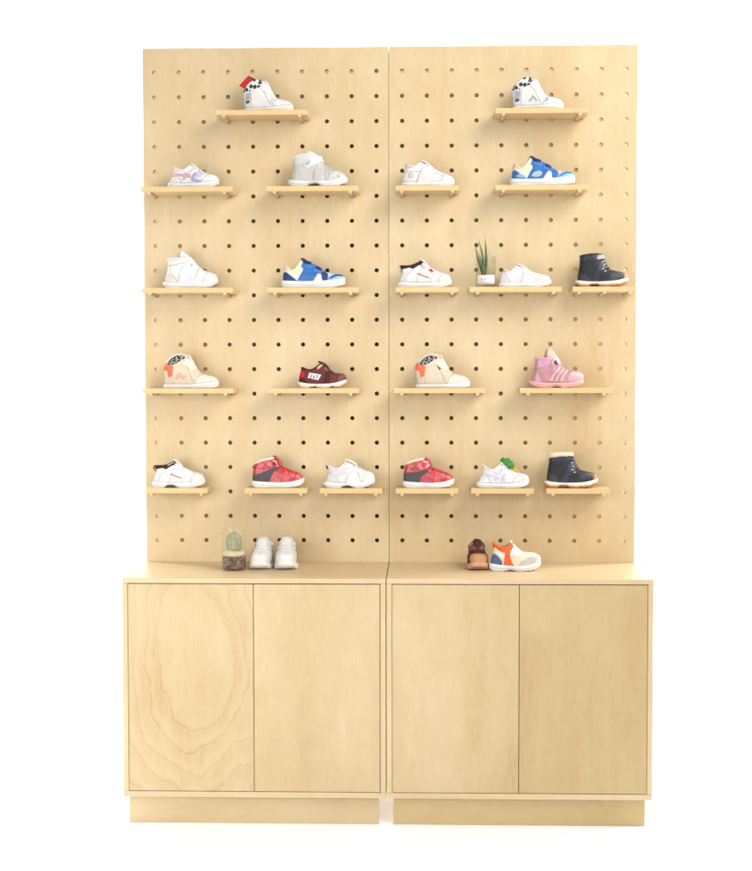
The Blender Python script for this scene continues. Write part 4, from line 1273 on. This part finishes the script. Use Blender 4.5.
# --- white, orange and steel blue sneaker on the cabinet
def orange_sneaker():
    s = Shoe(8.356, (288, 352),
             back=[(302, 325), (304, 285), (314, 230), (322, 180), (318, 122)],
             front=[(708, 325), (722, 280), (718, 240), (690, 212), (640, 200), (590, 196), (550, 180), (515, 152), (490, 118)],
             sole_top=[(286, 288), (400, 302), (520, 306), (620, 298), (726, 262)],
             sole_bot=[(286, 335), (310, 350), (420, 352), (460, 340), (500, 350), (600, 352), (660, 345), (726, 308)],
             dip=42, tw=.020, k=.955, dpow=2.4, teeth=(11, .0022))
    place(s, 'low_sneaker', 'white sneaker with orange stripes and a steel blue heel, on the cabinet top', .3184, -.175, ZC, D(2))
    s.upper(M['warm_white']); s.sole(M['white_rubber'])
    s.lining(M['lining_cream']); s.collar(M['orange'], .0032)
    s.patch([(295, 310), (308, 235), (330, 205), (365, 235), (395, 275), (392, 312)], M['steel_blue'], 'heel_patch', .0014, wrap=True)
    s.patch([(310, 165), (312, 112), (345, 130), (395, 175), (480, 118), (498, 130), (475, 172), (445, 190), (400, 195), (360, 172), (335, 150)], M['orange'], 'collar_panel', .0014, wrap=True)
    s.patch([(405, 312), (412, 240), (420, 190), (462, 165), (455, 220), (470, 270), (500, 312)], M['orange'], 'side_stripe', .0016)
    s.patch([(330, 205), (338, 168), (380, 205), (412, 232), (402, 272), (370, 235)], M['white'], 'side_panel', .0012)
    s.patch([(455, 205), (480, 132), (520, 150), (560, 190), (500, 235), (462, 250)], M['white_mesh'], 'eyestay', .0012, wrap=True)
    s.patch([(510, 310), (550, 270), (620, 232), (690, 225), (700, 270), (670, 310)], M['grey_mesh'], 'vamp_mesh', .0010, wrap=True)
    s.patch([(664, 318), (690, 240), (705, 215), (740, 250), (735, 320)], M['warm_white'], 'toe_bumper', .0018, wrap=True)
    s.plate([(528, 178), (500, 140), (480, 112), (462, 98)], M['warm_white'], 'tongue', .014, .003)
    for t in (.60, .69, .78, .87): s.lace(t, M['warm_white'])
orange_sneaker()

# maroon toe-on shoe (toe towards the viewer)
maroon('brown sneaker with a tan rubber toe, facing forward on the cabinet top', .2800, -.035, ZC, D(-88), 1.04, True)
# white pair, toes towards the viewer
def white_pair(label, x, y, rz, k):
    s = chunky(label, x, y, ZC, k, rz, False, 1.13)
    return s
a_ = white_pair('white low sneaker facing forward on the cabinet, next to the cactus glass', -.3985, -.028, D(-92), 1.04)
b_ = white_pair('white low sneaker facing forward on the cabinet, right-hand one of the pair', -.3290, -.028, D(-87), 1.05)

# ------------------------------------------------------------------ glass jar with cuttings
def lathe(name, prof, mat, parent, n=48, smooth=True, cap0=False, cap1=False):
    vs, fs = [], []
    for (r, z) in prof:
        for k in range(n):
            a = 2 * PI * k / n
            vs.append((r * math.cos(a), r * math.sin(a), z))
    for i in range(len(prof) - 1):
        for k in range(n):
            fs.append((i * n + k, i * n + (k + 1) % n, (i + 1) * n + (k + 1) % n, (i + 1) * n + k))
    if cap0: fs.append(tuple(range(n)))
    if cap1: fs.append(tuple((len(prof) - 1) * n + k for k in range(n)))
    return mesh_obj(name, vs, fs, mat, parent, smooth)

def jar():
    root = empty('plant_jar', (.3109, -.052, T9 + .0003))
    tag(root, 'clear glass jar with white label holding upright green leaf cuttings in water', 'plant jar')
    R = .0325
    lathe('glass_jar', [(0.0005, .004), (R - .004, .004), (R - .0025, .008), (R - .0025, .098), (R - .0012, .0995), (R, .098), (R, .004), (R - .003, .0), (.0005, 0)], M['jar_glass'], root)
    lathe('water', [(.0005, .0045), (R - .0045, .0045), (R - .003, .0085), (R - .003, .050), (.0005, .050)], M['water'], root)
    # curved label
    vs, fs = [], []
    n = 24
    for lay, rr in ((0, R + .0003), (1, R + .0008)):
        for i in range(n + 1):
            a = -PI / 2 - 1.0 + 2.0 * i / n
            for z in (.0095, .0385): vs.append((rr * math.cos(a), rr * math.sin(a), z))
    B = 2 * (n + 1)
    for i in range(n):
        fs.append((2 * i, 2 * i + 2, 2 * i + 3, 2 * i + 1))
        fs.append((B + 2 * i, B + 2 * i + 1, B + 2 * i + 3, B + 2 * i + 2))
        fs.append((2 * i, B + 2 * i, B + 2 * i + 2, 2 * i + 2)); fs.append((2 * i + 1, 2 * i + 3, B + 2 * i + 3, B + 2 * i + 1))
    fs += [(0, 1, B + 1, B), (2 * n, B + 2 * n, B + 2 * n + 1, 2 * n + 1)]
    lb = mesh_obj('paper_label', vs, fs, M['paper'], root, True)
    # two lines of tiny unreadable grey print
    for z, a0, a1 in ((.0262, -.62, .35), (.0228, -.62, .05)):
        vs, fs = [], []
        m = 10
        for i in range(m + 1):
            a = -PI / 2 + a0 + (a1 - a0) * i / m
            for zz in (z, z + .0011): vs.append(((R + .0011) * math.cos(a), (R + .0011) * math.sin(a), zz))
        for i in range(m): fs.append((2 * i, 2 * i + 2, 2 * i + 3, 2 * i + 1))
        mesh_obj('print_line', vs, fs, M['ink_grey'], lb, True)
    # blades
    def blade(base, tip, w, mat, bend):
        b, t = Vector(base), Vector(tip)
        n, m = 12, 8
        vs, fs = [], []
        for i in range(n + 1):
            q = i / n
            p = b.lerp(t, q) + Vector((bend, 0, 0)) * math.sin(PI * q)
            ww = w * (.75 + .5 * math.sin(PI * min(1, q * 1.15))) * (1 if q < .6 else max(.06, 1 - ((q - .6) / .4) ** 1.6))
            for k in range(m):
                a = 2 * PI * k / m
                vs.append((p.x + ww * math.cos(a), p.y + ww * .55 * math.sin(a), p.z))
        for i in range(n):
            for k in range(m):
                l = (k + 1) % m
                fs.append((i * m + k, i * m + l, (i + 1) * m + l, (i + 1) * m + k))
        fs.append(tuple(range(m))); fs.append(tuple(n * m + k for k in range(m)))
        mesh_obj('leaf', vs, fs, mat, root, True)
    blade((-.010, .004, .040), (-.0345, -.006, .142), .0027, M['leaf'], -.002)
    blade((-.006, -.006, .042), (-.0255, .004, .160), .0027, M['leaf'], .006)
    blade((-.002, .006, .040), (-.003, .010, .166), .0028, M['leaf'], .004)
    blade((-.008, -.004, .040), (-.026, -.012, .118), .0024, M['leaf'], .003)
    blade((.002, -.004, .042), (.0065, -.004, .112), .0024, M['leaf_pale'], .002)
    blade((-.012, .002, .045), (-.010, .0, .095), .0042, M['stemroot'], .0)
jar()

# ------------------------------------------------------------------ cactus in a glass
def cactus():
    root = empty('potted_cactus', (-.4835, -.178, ZC + .0003))
    tag(root, 'small barrel cactus in a tall clear glass of brown soil and pale sand', 'potted cactus')
    R0, R1, H = .0395, .0355, .131
    lathe('glass_pot', [(.0005, .004), (R0 - .004, .004), (R0 - .0022, .007), (R1 - .002, H - .001), (R1 - .001, H), (R1, H - .001), (R0, .004), (R0 - .002, 0), (.0005, 0)], M['glass'], root)
    def at(z): return R0 - .0028 + (R1 - R0) * z / H
    lathe('soil', [(.0005, .005), (at(0) - .002, .005), (at(.01), .008), (at(.044), .0445), (.0005, .0445)], M['soil'], root)
    vs = [(.0005, .045)]
    sd = lathe('sand', [(.0005, .0448), (at(.045), .0448), (at(.05), .056), (at(.05) * .7, .0605), (.0005, .062)], M['sandlayer'], root)
    for v in sd.data.vertices:
        if v.co.z > .05: v.co.z += .004 * mnoise.noise(v.co * 90)
    # ribbed barrel
    def barrel(q): return max(.05, (1 - abs((q - .42) / .60) ** 3.4)) ** .5
    n, m = 72, 24
    vs, fs = [], []
    for i in range(m + 1):
        q = i / m
        z = .060 + .058 * q
        r = .0222 * barrel(q)
        if i == m: r = .001
        for k in range(n):
            a = 2 * PI * k / n
            rr = r * (1 + .10 * math.cos(a * 11))
            vs.append((rr * math.cos(a), rr * math.sin(a), z))
    for i in range(m):
        for k in range(n):
            fs.append((i * n + k, i * n + (k + 1) % n, (i + 1) * n + (k + 1) % n, (i + 1) * n + k))
    fs.append(tuple(m * n + k for k in range(n)))
    cb = mesh_obj('cactus_body', vs, fs, M['cactus'], root, True)
    # spines: tiny clusters on the ribs, one mesh
    vs, fs = [], []
    for k in range(11):
        a = 2 * PI * k / 11
        for i in range(2, 18, 3):
            q = i / m
            z = .060 + .058 * q
            r = .0222 * barrel(q) * 1.07
            c = Vector((r * math.cos(a), r * math.sin(a), z))
            for w in range(3):
                d = Vector((math.cos(a) + random.uniform(-.6, .6), math.sin(a) + random.uniform(-.6, .6), random.uniform(-.2, .8))).normalized() * .0022
                s_ = Vector((-math.sin(a), math.cos(a), 0)) * .0003
                b0 = len(vs)
                vs += [c - s_, c + s_, c + d, c + Vector((0, 0, .0005))]
                fs += [(b0, b0 + 1, b0 + 2), (b0, b0 + 3, b0 + 2), (b0 + 1, b0 + 3, b0 + 2)]
    sp = mesh_obj('spines', vs, fs, M['spine'], cb)
    sp['kind'] = 'stuff'
cactus()

# ------------------------------------------------------------------ camera
cam_d = bpy.data.cameras.new('camera')
cam = bpy.data.objects.new('camera', cam_d)
COL.objects.link(cam)
yaw, pitch, roll = .02696, -.04076, -.00107
cam.location = (.10708, -4.29133, 1.35422)
r = Vector((math.cos(yaw), math.sin(yaw), 0)); fw = Vector((-math.sin(yaw), math.cos(yaw), 0)); up = Vector((0, 0, 1))
fw2 = fw * math.cos(pitch) + up * math.sin(pitch); up2 = up * math.cos(pitch) - fw * math.sin(pitch)
r3 = r * math.cos(roll) + up2 * math.sin(roll); up3 = up2 * math.cos(roll) - r * math.sin(roll)
cam.rotation_euler = Matrix((r3, up3, -fw2)).transposed().to_euler()
cam_d.sensor_fit = 'HORIZONTAL'
cam_d.sensor_width = 36.0
cam_d.lens = 1318.218 * 36.0 / 752.0
cam_d.shift_x = (376 - 386.357) / 752.0
cam_d.shift_y = (431.99 - 435.5) / 752.0
cam_d.clip_end = 100
cam_d.clip_start = .05
sc.camera = cam

# ------------------------------------------------------------------ light
w = bpy.data.worlds.new('World'); sc.world = w; w.use_nodes = True
bg = w.node_tree.nodes['Background']
bg.inputs['Color'].default_value = (1, 1, 1, 1)
bg.inputs['Strength'].default_value = .31

def area(name, loc, target, sx, sy, power, col=(1, 1, 1)):
    d = bpy.data.lights.new(name, 'AREA')
    d.shape = 'RECTANGLE'; d.size = sx; d.size_y = sy; d.energy = power; d.color = col
    o = bpy.data.objects.new(name, d)
    o.location = loc
    o.rotation_euler = (Vector(target) - Vector(loc)).to_track_quat('-Z', 'Y').to_euler()
    COL.objects.link(o)
    return o
k_ = area('softbox_key', (2.3, -2.2, 3.6), (-.1, 0, 1.6), 2.3, 2.3, 42, (1, .975, .94))
k_.data.spread = math.radians(92)          # grid on the softbox keeps it off the lower right
f_ = area('softbox_fill', (-2.0, -2.5, 1.1), (-.75, 0, .6), 1.6, 1.6, 17.5, (1, .995, .98))
f_.data.spread = math.radians(110)
area('added_front_light', (-.5, -5.6, 2.3), (-.1, 0, 1.4), 2.6, 2.0, 92, (1, .995, .98))  # added frontal light that flattens the shading
area('softbox_side', (2.8, -.36, 2.35), (.7, .05, 1.75), .5, 1.4, 26, (1, .97, .93))
area('added_backdrop_light', (3.4, 1.1, 3.0), (0, 3.2, 1.3), 1.2, 2.4, 280)  # added out-of-frame lights that turn the backdrop white
area('added_backdrop_light', (-3.4, 1.6, 3.0), (0, 3.2, 1.3), 1.2, 2.4, 260)
area('added_floor_light', (0, .85, .13), (0, -.3, .01), 1.0, .2, 38)      # unseen low strip, added to whiten the floor between the plinths

sc.view_settings.view_transform = 'Standard'
sc.view_settings.look = 'None'
sc.view_settings.exposure = 0.05
sc.view_settings.gamma = 1.0
sc.view_settings.use_curve_mapping = False
sc.cycles.max_bounces = 10
sc.cycles.transparent_max_bounces = 16
sc.cycles.use_denoising = True
